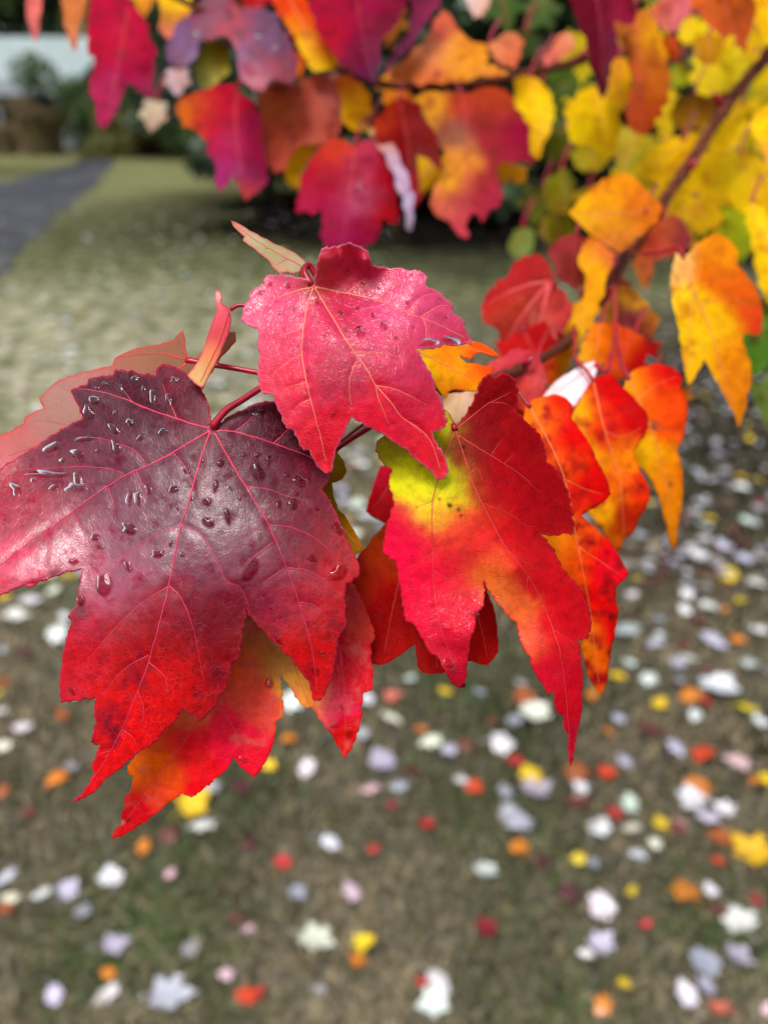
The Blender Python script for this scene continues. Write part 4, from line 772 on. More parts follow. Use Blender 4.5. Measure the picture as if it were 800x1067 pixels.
soft('twisted amber leaf hanging like a ribbon beside the thick twig', .38, [(602,268),(606,256),(615,245),(622,250),(632,258),(641,264),(636,280),(630,296),(626,312),(621,328),(615,341),(606,352),(602,362),(597,372),(585,394),(575,402),(565,396),(574,377),(584,356),(586,332),(600,315),(608,310),(610,290)],
 [(612,255,(236,130,44)),(605,275,(244,180,40)),(622,290,(240,170,24)),(610,330,(240,166,20)),(590,350,(244,190,24)),(580,385,(236,160,30)),(635,265,(226,110,60))], curl=.5, base=(622,250))
soft('small orange leaf under the amber ribbon leaf', .36, [(600,374),(604,360),(608,353),(614,342),(620,337),(630,334),(636,346),(640,366),(634,380),(620,382)], [(610,365,(240,170,40)),(628,350,(244,120,20)),(632,370,(240,100,24))], base=(626,336))
soft('rosy red crumpled leaf just behind the dark red lobe', .3, [(503,388),(512,376),(524,371),(540,362),(556,366),(566,382),(570,398),(564,412),(550,432),(536,425),(530,410),(515,396)], [(515,385,(232,80,84)),(545,375,(226,70,84)),(560,400,(226,90,90)),(540,410,(240,70,40))], base=(560,372))
soft('pale cream leaf back glimpsed between red and yellow', .3, [(462,418),(468,408),(485,404),(498,408),(494,424),(484,438),(472,442),(462,436)], [(475,420,(216,190,140)),(490,412,(236,190,170)),(478,438,(190,160,120))], mat=M_PALE, base=(480,405))
soft('small maroon leaf with a mustard rim by the thick twig', .42, [(624,322),(635,311),(649,297),(664,303),(676,319),(687,333),(681,345),(678,366),(664,380),(654,372),(642,351),(632,338)], [(649,302,(226,160,34)),(668,308,(220,160,30)),(684,334,(210,130,30)),(630,322,(216,160,34)),(655,340,(120,30,50)),(668,360,(110,16,44)),(645,325,(120,30,40)),(670,330,(130,40,44))], sig=8, base=(640,312))
soft('large yellow and orange leaf hanging alone on the far side of the twig', .335, [(704,263),(711,268),(717,264),(725,254),(734,248),(745,243),(754,246),(761,251),(769,262),(767,275),(778,288),(788,302),(793,322),(792,347),(784,349),(776,347),(773,354),(777,366),(783,392),(778,410),(773.5,434),(769,445),(764,431),(756,414),(749,402),(742,390),(734,374),(727,386),(717,401),(712.6,380),(708,346),(704,330),(700,310),(698,288)],
 [(706,275,(244,200,110)),(715,310,(252,212,14)),(720,350,(250,200,14)),(722,385,(246,190,20)),(745,265,(242,146,30)),(740,290,(236,110,20)),(765,300,(242,110,26)),(785,335,(230,64,34)),(775,320,(236,84,30)),(750,340,(248,186,20)),(765,370,(244,150,20)),(775,400,(240,140,24)),(768,435,(232,140,20)),(740,330,(250,200,20))], res=3.4, veins=[([(712,268),(725,310),(745,360),(767,438)],[[(728,318),(760,310),(788,325)],[(722,300),(718,340),(718,395)]])], base=(712,268), stalk=[(712,268,0),(706,258,6),(690,262,14),(668,264,24),(650,262,110)], vw=.7, stalk_r=.8, slope=(.1,-.1), vmat=M_VSOFT, amp=1.6)
soft('green leaf half hidden behind the large yellow and orange leaf', .45, [(770,345),(785,335),(800,300),(815,310),(812,350),(800,380),(788,392),(776,380)], [(785,365,(70,120,30)),(800,330,(80,130,40))], base=(800,302))
soft('another green leaf at the frame edge under the yellow sprays', .5, [(778,392),(790,400),(806,385),(815,420),(812,470),(796,440),(786,420)], [(800,420,(110,140,60)),(800,450,(100,130,50))], base=(806,386))
soft('yellow leaf drooping over the frame edge above the green leaf', .45, [(774,216),(782,212),(794,216),(812,235),(828,275),(815,320),(800,316),(790,290),(782,250)], [(790,240,(246,206,30)),(802,290,(244,196,30))], base=(782,213))
soft('golden leaf with a broad face at the bend of the thick twig', .4, [(592,222),(600,212),(608,204),(618,194),(629,186),(640,181),(652,180),(664,189),(676,204),(690,216),(682,233),(664,246),(656,256),(645,264),(632,256),(624,250),(612,242),(602,232)], [(600,220,(232,170,30)),(625,200,(236,160,24)),(645,185,(238,150,24)),(640,230,(226,150,30)),(665,215,(226,120,34)),(645,255,(232,140,60))], res=3.6, base=(672,222), slope=(-.1,-.3), amp=2.5)
soft('rust leaf with a plum edge under the thick twig', .46, [(656,272),(664,262),(672,245),(688,229),(700,222),(710,228),(716,240),(722,250),(716,261),(700,267),(682,270),(678,290),(674,305),(664,289)], [(690,245,(184,84,34)),(712,245,(140,50,56)),(670,280,(222,130,60)),(685,262,(196,60,50))], base=(690,230))

soft('small upright magenta leaf with two drooping tips over the house view', .5, [(95,-6),(120,-8),(138,3),(150,18),(155,36),(161,60),(160,80),(159,100),(152,102),(143,94),(135,87),(129,98),(125,110),(117,122),(110,135),(102,130),(100,107),(93,97),(94,80),(99,65),(91,45),(92,25)], [(110,20,(198,14,60)),(130,40,(206,30,66)),(145,70,(190,10,64)),(110,60,(196,10,56)),(110,95,(186,44,92)),(125,85,(186,30,90)),(108,130,(186,20,90)),(155,95,(166,50,90))], base=(135,2))
soft('salmon pink tongue of a leaf hanging against the pale roof', .52, [(29,-4),(45,-4),(43,14),(41,26),(37,46),(32,34),(28,18)], [(36,10,(236,120,110)),(36,35,(226,120,116))], sig=10, base=(38,-4))
soft('tan orange leaf tip beside the small magenta leaf', .53, [(66,-4),(90,-4),(86,18),(82,32),(80,53),(75,52),(70,38),(67,20)], [(76,15,(216,130,70)),(77,45,(216,130,96))], base=(80,-4))
soft('yellow leaf blushing pink at its tip near the purple leaf', .54, [(167,-6),(200,-6),(198,14),(188,28),(173,41),(165,28),(168,12)], [(182,2,(250,210,20)),(180,18,(240,160,70)),(175,36,(226,120,100))], sig=9, base=(190,-5))
soft('glistening purple leaf with a crimson lower lobe at the top', .5, [(245,-4),(247,10),(262,8),(276,8),(287,13),(294,31),(305,50),(310,66),(309,78),(304,88),(293,85),(282,84),(276,96),(263,93),(252,83),(247,61),(243,46),(236,38),(222,39),(210,42),(203,62),(192,69),(184,70),(175,66),(176,42),(189,20),(202,9),(218,-6)], [(190,45,(106,56,112)),(215,15,(120,20,60)),(240,10,(140,14,56)),(265,40,(112,56,98)),(285,35,(96,44,84)),(255,60,(120,50,96)),(300,70,(120,6,44)),(280,75,(150,10,56)),(240,35,(190,24,50)),(265,85,(170,16,66))], mat=M_WET, slope=(.05,-.65), base=(240,0), drops=[(270,38,6,4,0),(205,35,5,4,20),(287,50,4,4,0)])  # lavender sheen over the dark purple is mixed into these colours
soft('olive green leaf showing under the purple leaf', .53, [(201,72),(207,52),(217,43),(228,40),(240,54),(238,78),(227,86),(222,97),(210,90)], [(212,70,(160,160,70)),(232,55,(150,150,24)),(220,88,(170,164,80))], base=(236,48))
soft('magenta leaf with an orange corner and dark forked tips under the purple leaf', .49, [(184,108),(192,100),(203,97),(216,92),(228,87),(240,87),(252,98),(265,107),(272,120),(274,138),(275,158),(277,175),(280,190),(270,200),(257,210),(250,200),(246,180),(237,192),(230,202),(224,188),(225,175),(215,147),(208,140),(202,135),(190,132)], [(190,115,(206,120,30)),(212,105,(204,50,40)),(235,100,(190,16,52)),(225,130,(206,20,56)),(205,125,(210,60,40)),(240,150,(184,30,86)),(265,140,(140,8,60)),(232,185,(174,40,110)),(260,185,(150,40,100)),(256,205,(196,70,60)),(270,165,(150,14,60))], base=(248,92))
soft('salmon brown leaf showing its veined back between the magenta and crimson leaves', .53, [(270,96),(280,88),(292,85),(305,88),(315,84),(330,77),(342,76),(350,90),(356,110),(356,128),(353,142),(340,150),(325,150),(312,152),(303,162),(297,178),(288,182),(280,175),(277,150),(272,122)], [(290,110,(190,96,52)),(320,105,(190,90,66)),(345,100,(196,100,90)),(300,140,(186,80,50)),(290,170,(196,80,60)),(340,135,(190,90,70))], base=(322,100), veins=[([(322,100),(310,125),(292,172)],[]),([(322,100),(300,104),(276,102)],[]),([(322,100),(340,115),(352,135)],[])], stalk=[(322,100,0),(332,86,8),(345,74,16)])
soft('yellow leaf tucked beneath the salmon brown leaf', .55, [(295,172),(299,160),(305,150),(313,139),(322,132),(337,135),(332,152),(322,165),(315,178),(311,198),(303,196),(297,186)], [(315,150,(246,206,20)),(303,180,(244,200,20)),(330,140,(240,170,30))], base=(325,133))
soft('orange yellow leaf above the large crimson leaf', .54, [(346,82),(356,78),(366,80),(378,88),(386,100),(386,120),(380,137),(366,136),(356,126),(352,105)], [(362,90,(230,110,30)),(365,110,(250,196,20)),(380,110,(240,150,40)),(368,128,(248,200,24))], base=(366,80))
soft('large crimson leaf hanging over the dark painted shade, orange on its shoulder', .48, [(307,220),(311,205),(316,180),(322,168),(332,155),(347,143),(360,146),(368,151),(378,147),(388,146),(398,150),(405,168),(411,190),(414,212),(415,235),(407,234),(400,227),(396,240),(391,252),(380,258),(368,262),(355,262),(338,258),(335,240),(335,220),(322,222)], [(325,180,(190,24,50)),(345,155,(206,60,40)),(320,212,(186,30,70)),(355,190,(186,10,52)),(375,180,(196,60,90)),(378,205,(206,100,140)),(360,240,(166,16,80)),(345,225,(170,10,70)),(400,190,(186,10,36)),(405,220,(190,10,24)),(388,245,(166,24,66)),(395,215,(186,30,40))], base=(370,150), drops=[(376,195,9,5,60)])
soft('dark blood red leaf behind the lavender curl', .5, [(388,130),(396,118),(407,107),(420,101),(437,107),(441,122),(450,132),(456,142),(458,156),(460,178),(452,172),(445,165),(434,162),(436,178),(438,190),(440,205),(431,220),(424,206),(412,180),(400,160)], [(405,118,(180,50,20)),(425,115,(126,6,14)),(445,150,(130,4,16)),(420,150,(140,6,20)),(432,195,(160,8,40))], base=(415,103))
soft('lavender edged leaf curled into a narrow ribbon', .47, [(382,130),(390,134),(398,140),(410,150),(417,168),(426,188),(431,212),(431,230),(429,241),(424,240),(423,226),(420,210),(412,186),(402,163),(391,145),(383,138)], [(388,136,(230,180,30)),(400,148,(206,150,150)),(415,175,(180,150,176)),(427,220,(176,156,184))], slope=(0,-.8), curl=.6, mat=M_WET, base=(385,132))
soft('plum and crimson leaf at the top with a purple lower tip', .49, [(322,-6),(425,-8),(420,10),(415,24),(404,34),(398,42),(396,56),(395,68),(388,87),(378,82),(368,74),(352,64),(344,52),(335,42),(328,22)], [(350,10,(176,16,60)),(390,5,(160,14,64)),(345,40,(190,20,50)),(375,55,(130,24,66)),(388,78,(100,30,76)),(405,20,(120,10,50))], base=(370,-5), slope=(.05,-.3))
soft('orange red leaf with a yellow lower half wedged beside the plum leaf', .52, [(283,-6),(316,-6),(324,12),(332,28),(342,46),(354,66),(347,72),(338,73),(327,75),(321,68),(315,57),(309,45),(304,34),(296,24),(288,12)], [(300,2,(236,70,30)),(315,20,(230,70,24)),(335,50,(226,80,20)),(318,50,(248,190,20)),(330,68,(248,206,20)),(308,32,(240,140,20))], sig=9, base=(300,-5))
soft('narrow dusky purple leaf slanting above the level twig', .51, [(427,-6),(464,-6),(456,8),(448,18),(438,34),(428,48),(418,58),(408,68),(397,76),(404,64),(412,54),(424,36),(430,16)], [(445,5,(136,40,80)),(425,45,(120,44,80)),(405,68,(120,60,90))], sig=9, base=(446,-5))
soft('peach and orange leaf lying along the level twig', .53, [(404,82),(412,70),(425,60),(436,48),(446,37),(452,20),(460,10),(468,14),(473,22),(480,32),(488,41),(500,44),(510,47),(505,66),(518,70),(530,76),(505,80),(480,84),(455,86),(425,86)], [(420,75,(216,120,60)),(460,30,(222,104,80)),(450,55,(232,146,100)),(475,60,(236,160,50)),(500,60,(232,150,40)),(515,74,(230,150,60)),(440,75,(216,110,60))], base=(455,80), slope=(0,-.5))
soft('rounded peach lobe at the far end of the peach leaf', .56, [(506,50),(512,44),(520,38),(528,33),(538,34),(546,46),(542,60),(534,72),(524,68),(514,60)], [(520,45,(232,150,100)),(535,55,(222,104,72))], base=(508,50))
soft('little pink leaf with a yellow edge perched on the level twig', .57, [(563,66),(566,58),(572,52),(578,42),(583,35),(592,33),(598,39),(599,48),(592,56),(583,63),(572,69)], [(575,58,(232,100,100)),(590,42,(236,160,110)),(580,48,(232,130,110))], base=(564,67))
soft('pale peach leaf tip at the top above the level twig', .58, [(484,-6),(510,-6),(509,8),(502,18),(494,20),(488,10)], [(497,8,(222,160,120)),(488,2,(230,216,220))], base=(497,-5))
soft('red and orange leaf with a yellow heart under the level twig', .5, [(428,100),(440,96),(455,95),(470,97),(485,96),(500,92),(515,90),(527,94),(536,108),(545,122),(552,136),(551,147),(555,172),(546,168),(537,170),(528,169),(519,173),(519,186),(523,196),(525,205),(520,215),(510,217),(502,232),(495,222),(487,230),(486,249),(477,245),(470,236),(465,230),(452,222),(449,207),(455,190),(462,176),(463,160),(457,148),(442,122)], [(445,108,(216,150,40)),(480,102,(190,66,40)),(515,105,(190,70,34)),(540,140,(160,24,60)),(520,150,(176,40,60)),(500,130,(170,40,54)),(475,145,(150,90,70)),(478,170,(232,146,50)),(465,185,(240,170,30)),(495,190,(190,50,64)),(485,205,(190,54,66)),(510,205,(186,50,76)),(482,240,(210,70,84)),(455,212,(226,110,80))], base=(480,95), stalk=[(480,97,0),(478,90,4),(474,84,10),(470,78,20)])
soft('clear yellow leaf behind the red and orange one', .58, [(535,82),(545,79),(556,80),(566,88),(575,100),(578,112),(578,124),(572,140),(565,150),(560,166),(552,160),(548,140),(540,120),(536,100)], [(550,90,(246,196,30)),(565,115,(248,210,16)),(560,150,(240,190,20))], base=(552,80))
soft('yellow fringe of a leaf under the red and orange one', .56, [(515,172),(526,168),(540,172),(550,174),(546,190),(538,194),(532,184),(526,194),(520,188)], [(535,178,(232,170,24)),(524,188,(224,160,30))], base=(530,168))
soft('deep maroon pointed leaf hanging before the yellow cluster', .48, [(588,-12),(606,-12),(632,-10),(658,-10),(662,2),(664,14),(660,25),(650,26),(640,22),(643,36),(645,54),(640,62),(637,76),(634,88),(627,104),(622,86),(614,62),(610,44),(602,22),(596,6)], [(605,20,(112,10,36)),(620,50,(100,6,32)),(626,90,(92,6,40)),(640,45,(110,16,56)),(650,10,(150,10,56)),(625,10,(110,8,40))], base=(620,-10))
soft('long russet leaf with a gold shoulder in the yellow cluster', .5, [(632,22),(645,14),(660,11),(676,14),(684,24),(690,42),(694,64),(697,86),(693,110),(688,122),(680,133),(669,143),(661,138),(654,132),(652,112),(660,90),(655,62),(648,46),(640,34)], [(645,25,(196,110,50)),(665,30,(206,120,40)),(682,40,(236,170,30)),(662,70,(190,84,40)),(685,85,(190,100,30)),(670,110,(182,70,24)),(668,138,(166,64,20)),(675,60,(206,120,34))], base=(660,12))
soft('broad yellow leaf below the maroon pointed one', .58, [(588,114),(594,104),(605,96),(616,92),(625,90),(633,108),(645,120),(647,136),(644,150),(636,166),(626,160),(614,151),(602,152),(593,147),(590,130)], [(605,110,(236,196,20)),(615,130,(248,216,24)),(638,145,(240,200,16)),(630,105,(240,190,16))], base=(622,92))
soft('gold leaf squeezed between the maroon and russet leaves', .56, [(634,64),(642,58),(653,60),(657,84),(654,104),(645,118),(634,106),(633,84)], [(645,80,(238,180,24)),(645,105,(236,186,16))], base=(645,59))
soft('salmon and orange leaf at the very top of the yellow cluster', .54, [(674,10),(682,2),(700,-8),(722,-8),(724,6),(715,18),(704,33),(696,33),(688,29),(680,20)], [(685,15,(226,110,60)),(705,10,(222,110,120)),(695,26,(216,120,116))], base=(705,-7))
soft('burnt orange leaf with brown mottling at the upper corner', .5, [(718,4),(724,-8),(752,-10),(780,-10),(787,6),(784,24),(778,40),(774,58),(768,44),(762,36),(755,42),(746,34),(738,26),(728,16)], [(730,5,(216,104,40)),(745,25,(206,86,34)),(765,15,(150,70,24)),(775,35,(196,86,40)),(760,0,(190,90,30))], base=(752,-8))
soft('bright yellow leaf in the upper corner behind the burnt orange one', .53, [(780,-8),(815,-8),(818,30),(806,42),(792,34),(784,18)], [(798,10,(244,190,20)),(800,30,(240,190,20))], base=(800,-8))
soft('crinkled yellow leaf close to the thick twig, largest of its spray', .56, [(667,178),(670,168),(675,158),(682,152),(692,147),(706,142),(722,144),(721,154),(718,166),(710,172),(703,181),(692,184),(680,187)], [(680,165,(244,204,30)),(700,155,(240,190,24)),(692,176,(232,180,24))], base=(712,146))
soft('yellow leaf on the far side of the thick twig with a ruffled edge', .58, [(738,148),(742,140),(747,130),(754,118),(762,110),(771,107),(778,118),(776,132),(772,144),(763,156),(750,160),(741,158)], [(755,130,(246,206,24)),(768,120,(248,210,30)),(750,150,(240,200,20))], base=(772,110))
soft('yellow orange leaf cut by the frame edge', .5, [(780,130),(786,120),(792,113),(802,108),(816,112),(818,150),(808,175),(798,174),(794,160),(790,150),(783,142)], [(795,130,(248,206,20)),(800,165,(240,180,60))], base=(806,110))
soft('wide yellow leaf in the densest part of the yellow spray', .62, [(712,190),(718,172),(730,160),(748,162),(762,156),(780,158),(795,168),(812,180),(818,205),(805,222),(790,214),(775,224),(760,212),(745,215),(728,206)], [(735,180,(240,196,24)),(770,180,(236,200,20)),(800,195,(240,190,16)),(760,205,(230,190,30))], base=(770,158))
soft('yellow leaf dropping below the spray with notched tips', .6, [(692,214),(698,206),(708,202),(720,204),(735,208),(748,214),(754,226),(748,240),(738,238),(730,246),(722,236),(712,228),(706,238),(697,230)], [(705,215,(240,200,30)),(735,220,(226,180,20)),(728,236,(220,176,16))], base=(725,205))
soft('lime yellow leaf above the twig with grey ground beyond it', .62, [(744,66),(752,54),(760,46),(768,48),(779,54),(781,66),(779,76),(772,86),(766,92),(762,82),(752,76)], [(760,65,(206,190,30)),(774,70,(200,186,24))], base=(766,46))
soft('brownish amber leaf above the lime yellow one', .62, [(720,44),(728,36),(742,34),(754,40),(752,56),(742,68),(730,66),(722,58)], [(735,50,(196,140,30)),(745,60,(190,130,24))], base=(738,34))
soft('shaded olive brown leaf under the russet leaf', .66, [(696,118),(702,106),(714,100),(730,98),(748,100),(750,116),(742,128),(728,132),(710,136),(700,130)], [(715,115,(150,110,20)),(738,112,(150,100,16))], base=(722,99))
soft('lime green leaf beside the russet leaf', .64, [(696,78),(702,66),(712,62),(720,70),(718,84),(708,92),(698,90)], [(708,78,(150,170,30)),(714,70,(170,180,40))], base=(710,63))
soft('small red orange leaf peeping past the russet leaf', .6, [(690,46),(696,36),(706,38),(709,52),(704,64),(694,62)], [(700,50,(196,80,24))], base=(699,36))
soft('yellow leaf sliver at the top of the spray', .62, [(706,36),(712,20),(722,14),(728,26),(722,44),(712,48)], [(716,30,(236,206,30))], base=(722,15))
soft('olive green leaf lowest on the shaded side of the yellow cluster', .75, [(566,196),(572,184),(582,176),(594,178),(600,192),(598,210),(590,224),(576,222),(568,212)], [(580,195,(120,130,20)),(585,214,(150,120,30))], base=(584,177))
soft('olive yellow leaf over the dark gap in the cluster', .72, [(594,162),(602,152),(616,150),(630,156),(634,168),(624,178),(608,180),(598,174)], [(608,165,(170,160,24)),(622,165,(176,160,20))], base=(612,151))
soft('dull green leaf at the lower fringe of the yellow cluster', .8, [(530,252),(536,240),(546,236),(556,240),(556,256),(548,268),(536,270)], [(543,252,(130,150,70))], base=(544,237))
soft('olive leaf with an amber edge low in the shaded cluster', .78, [(560,240),(566,226),(580,222),(596,228),(598,244),(586,256),(570,254)], [(572,238,(150,120,24)),(588,238,(120,140,20))], base=(580,223))

# untraced sprays deeper in the same crown: one yellow-green, one darker
SHAPE = [(0,0),(.10,-.02),(.30,.02),(.46,-.08),(.44,.06),(.50,.2),(.34,.22),(.36,.36),(.56,.40),(.50,.48),(.52,.6),(.34,.56),(.22,.58),(.20,.74),(.14,.78),(.06,.9),(0,1.05),(-.05,.9),(-.14,.8),(-.2,.72),(-.22,.58),(-.34,.56),(-.5,.62),(-.5,.5),(-.56,.42),(-.36,.36),(-.34,.22),(-.5,.18),(-.43,.06),(-.46,-.08),(-.28,.02),(-.1,-.02)]
SPR = [ # px, py, depth, size px, turn deg, colour a, colour b, words
 (610,60,.8,52,10,(200,180,30),(160,160,30),'lime yellow leaf far behind the maroon pointed leaf'),
 (570,120,.85,50,-30,(60,90,30),(90,110,30),'dark green leaf between the clear yellow and broad yellow leaves'),
 (585,90,.9,46,40,(80,110,40),(60,90,34),'green leaf in the shade under the little pink leaf'),
 (655,160,.75,56,20,(190,170,40),(150,150,40),'pale olive leaf beneath the gold and broad yellow leaves'),
 (690,120,.8,48,-20,(210,180,40),(200,170,30),'dim yellow leaf between the russet leaf and the twig'),
 (740,85,.78,54,15,(214,190,30),(190,170,40),'greenish yellow leaf between the lime leaf and the twig'),
 (690,10,.8,50,50,(90,120,40),(160,160,40),'olive leaf above the russet leaf, mostly hidden'),
 (765,5,.8,60,-15,(226,180,24),(236,190,30),'yellow leaf behind the burnt orange corner leaf'),
 (800,70,.75,50,30,(220,190,30),(200,180,30),'soft yellow leaf just above where the twig leaves the frame'),
 (795,90,.85,60,-25,(170,170,40),(210,190,40),'olive yellow leaf under the twig at the frame edge'),
 (745,190,.8,64,5,(236,200,20),(220,180,20),'yellow leaf behind the wide one in the dense spray'),
 (795,205,.8,60,-10,(210,190,20),(226,190,24),'yellow leaf low at the frame edge of the dense spray'),
 (705,245,.8,50,25,(190,150,30),(200,160,40),'muted gold leaf behind the rust leaf'),
 (748,235,.85,52,-35,(150,170,40),(200,180,40),'yellow green leaf hanging over the large yellow and orange leaf'),
 (775,245,.8,54,10,(160,170,30),(130,150,30),'green yellow leaf behind the drooping edge leaf'),
 (660,195,.85,44,-10,(200,170,30),(170,150,30),'dim yellow leaf behind the golden broad leaf'),
 (580,150,.9,42,30,(90,110,30),(130,130,30),'dull green leaf over the black gap below the clear yellow leaf'),
 (640,10,.85,48,-40,(110,120,30),(170,160,30),'olive leaf tip above the gold shoulder leaf'),
 (560,215,.95,40,15,(110,120,40),(90,100,30),'shaded olive leaf beside the lowest green one'),
 (620,215,.9,46,-20,(160,140,30),(190,150,30),'shaded mustard leaf behind the golden broad leaf'),
 (540,50,.95,42,20,(60,90,34),(40,70,30),'dark green leaf behind the rounded peach lobe'),
 (525,10,.9,46,-10,(60,100,44),(80,110,50),'dark green leaf at the top past the peach tip'),
 (560,15,1.0,44,35,(90,120,60),(60,90,40),'grey green leaf at the top near the maroon pointed leaf'),
 (405,25,.7,46,0,(150,60,40),(190,120,40),'russet leaf behind the plum and dusky purple leaves'),
 (345,120,.7,44,-10,(200,110,40),(220,160,40),'orange leaf hidden behind the salmon brown leaf'),
 (445,180,.65,44,15,(226,180,30),(220,150,30),'yellow leaf filling the gap beside the blood red leaf'),
 (415,95,.68,46,-30,(230,140,40),(210,90,30),'orange leaf behind the level twig where the red leaves meet'),
 (225,20,.68,44,20,(210,40,40),(220,120,40),'red leaf half hidden behind the purple leaf'),
 (305,60,.7,44,-20,(190,40,40),(230,120,30),'red orange leaf behind the purple and plum leaves'),
 (150,-5,.7,44,0,(236,170,30),(216,120,40),'amber leaf at the top behind the small magenta leaf'),
 (265,-5,.62,46,10,(220,50,40),(190,20,50),'scarlet leaf at the top above the purple leaf'),
 (185,85,.7,30,0,(214,200,210),(170,120,140),'pale greyish pink leaf shape for a background patch below the purple lobe'),  # leaf shape added in place of a pale blurred background patch
 (160,120,.75,34,10,(200,190,160),(200,160,140),'cream leaf shape for a background patch beside the magenta leaf'),  # another added leaf shape where only pale background lies
]
SHR = []
for x, y in SHAPE:
    q = math.hypot(x, y - .45) + 1e-6; k = .5 * (q / .5) ** .6 / q; SHR.append((x * k, .45 + (y - .45) * k))
for i, (px, py, d, s, ang, ca, cb, lab) in enumerate(SPR):
    r = np.random.default_rng(300 + i); a = math.radians(ang); w = r.uniform(.8, 1.1)
    pts = [(px + s * (x * w * math.cos(a) - (y - .45) * math.sin(a)), py + s * (x * w * math.sin(a) + (y - .45) * math.cos(a))) for x, y in (SHR if 'back' in lab else SHAPE)]
    bx, by = px + s * .45 * math.sin(a), py - s * .45 * math.cos(a)
    soft(lab, d, pts, [(px, py - s * .2, ca), (px + s * .2, py + s * .2, cb), (px - s * .3, py + s * .3, ca)], base=(bx, by), slope=(r.uniform(-.4, .4), r.uniform(-.5, .1)), curl=r.uniform(-.1, .35), group=UL, res=6)

# unnumbered yellow leaves filling the depth of the crown
r_ = np.random.default_rng(77)
for i in range(18):
    px, py = r_.uniform(596, 815), r_.uniform(-5, 250)
    if py > 150 and px < 650: px += 90
    s = r_.uniform(40, 60); a = r_.uniform(-.9, .9); w = r_.uniform(.8, 1.1)
    pts = [(px + s * (x * w * math.cos(a) - (y - .45) * math.sin(a)), py + s * (x * w * math.sin(a) + (y - .45) * math.cos(a))) for x, y in SHAPE]
    ca = [(240, 200, 24), (232, 184, 30), (222, 196, 36), (214, 170, 30)][i % 4]
    soft('golden yellow leaf deep in the spray behind the thick twig', r_.uniform(.88, 1.25), pts, [(px, py, ca), (px + 12, py + 14, tuple(int(q * .92) for q in ca))], base=(px + s * .45 * math.sin(a), py - s * .45 * math.cos(a)), slope=(r_.uniform(-.4, .4), r_.uniform(-.5, .1)), group='golden leaves deep in the spray', res=7)

# ------------------------------------------------------------------ fallen leaves
def fallen_material():
    m, nt, bs, out = newmat('fallen_leaf_skin')
    oi = nt.nodes.new('ShaderNodeObjectInfo'); tc = nt.nodes.new('ShaderNodeTexCoord')
    n = noise(nt, tc.outputs['Object'], 60, 4, .6)
    c = mixc(nt, mth(nt, 'MULTIPLY', mth(nt, 'SUBTRACT', n, .45, True), 2.0, True), oi.outputs['Color'], mixc(nt, 1.0, oi.outputs['Color'], (.72, .6, .6), 'MULTIPLY'))
    L(nt, c, bs.inputs['Base Color']); bs.inputs['Roughness'].default_value = .42; bs.inputs['Coat Weight'].default_value = .35; bs.inputs['Coat Roughness'].default_value = .2
    return m
M_FALL = fallen_material()
def fallen_mesh(i):
    """A curled maple leaf lying down, 1 unit across, with its stalk."""
    r = np.random.default_rng(900 + i); o = np.array(SHAPE) * [1, 1] - [0, .45]
    rr = np.hypot(*o.T)[:, None] + 1e-6; o = o / rr * .46 * (rr / .46) ** (.5 + .3 * (i % 3 == 1))       # lobes curled in
    o = o * [r.uniform(.62, 1.1), r.uniform(.85, 1.1)]
    ol = serrate(o * 100, 9, 2, i) / 100
    g = np.stack(np.meshgrid(np.arange(-.7, .7, .09), np.arange(-.7, .7, .09)), -1).reshape(-1, 2); g = g[inside(g, ol)]; g = g[segdist(g, np.vstack([ol, ol[:1]])) > .05]
    al = np.vstack([ol, g]); n = len(ol)
    q = geometry.delaunay_2d_cdt([Vector(v) for v in al], [(k, (k + 1) % n) for k in range(n)], [], 0, 1e-5)
    v = np.array([tuple(x) for x in q[0]]); t = np.array([f for f in q[2]]); t = t[inside(v[t].mean(1), ol)]
    fn = np.cross(np.c_[v[t[:, 1]] - v[t[:, 0]], np.zeros(len(t))], np.c_[v[t[:, 2]] - v[t[:, 0]], np.zeros(len(t))])[:, 2]
    t[fn < 0] = t[fn < 0][:, ::-1]
    k1, k2 = r.uniform(.3, .8), r.uniform(-.1, .6); a = r.uniform(0, 3.14)
    u = v[:, 0] * math.cos(a) + v[:, 1] * math.sin(a); w = -v[:, 0] * math.sin(a) + v[:, 1] * math.cos(a)
    sgn = 1 if i % 2 else -1
    z = sgn * (k1 * u * u + k2 * w * w) + .12 * (vnoise(v[:, 0] * 100, v[:, 1] * 100, 30, i) - .5)
    z = z - np.quantile(z, .06)
    me_v = np.c_[v, z]
    s0 = int(np.argmin(np.abs(v[:, 0]) + np.abs(v[:, 1] + .45))); p0 = me_v[s0]
    sv, sf = tube([p0, p0 + [.05, -.2, .04], p0 + [.16, -.42, .0]], [.018, .014, .016], 5)
    me = bpy.data.meshes.new('fallen_leaf'); k = len(me_v)
    me.from_pydata(np.vstack([me_v, sv]).tolist(), [], t.tolist() + [tuple(int(j) + k for j in f) for f in sf])
    me.polygons.foreach_set('use_smooth', np.ones(len(me.polygons), bool)); me.materials.append(M_FALL)
    return me
FM = [fallen_mesh(i) for i in range(9)]
FC = dict(white=(238, 238, 238), cream=(236, 236, 214), lavender=(196, 192, 212), grey=(168, 172, 180), pink=(226, 190, 196), yellow=(236, 200, 20), mint=(214, 228, 214),
          orange=(222, 132, 22), rust=(170, 86, 30), red=(196, 36, 40), crimson=(140, 10, 26), brown=(104, 50, 36), maroon=(84, 20, 26), salmon=(226, 120, 96), scarlet=(226, 70, 24))
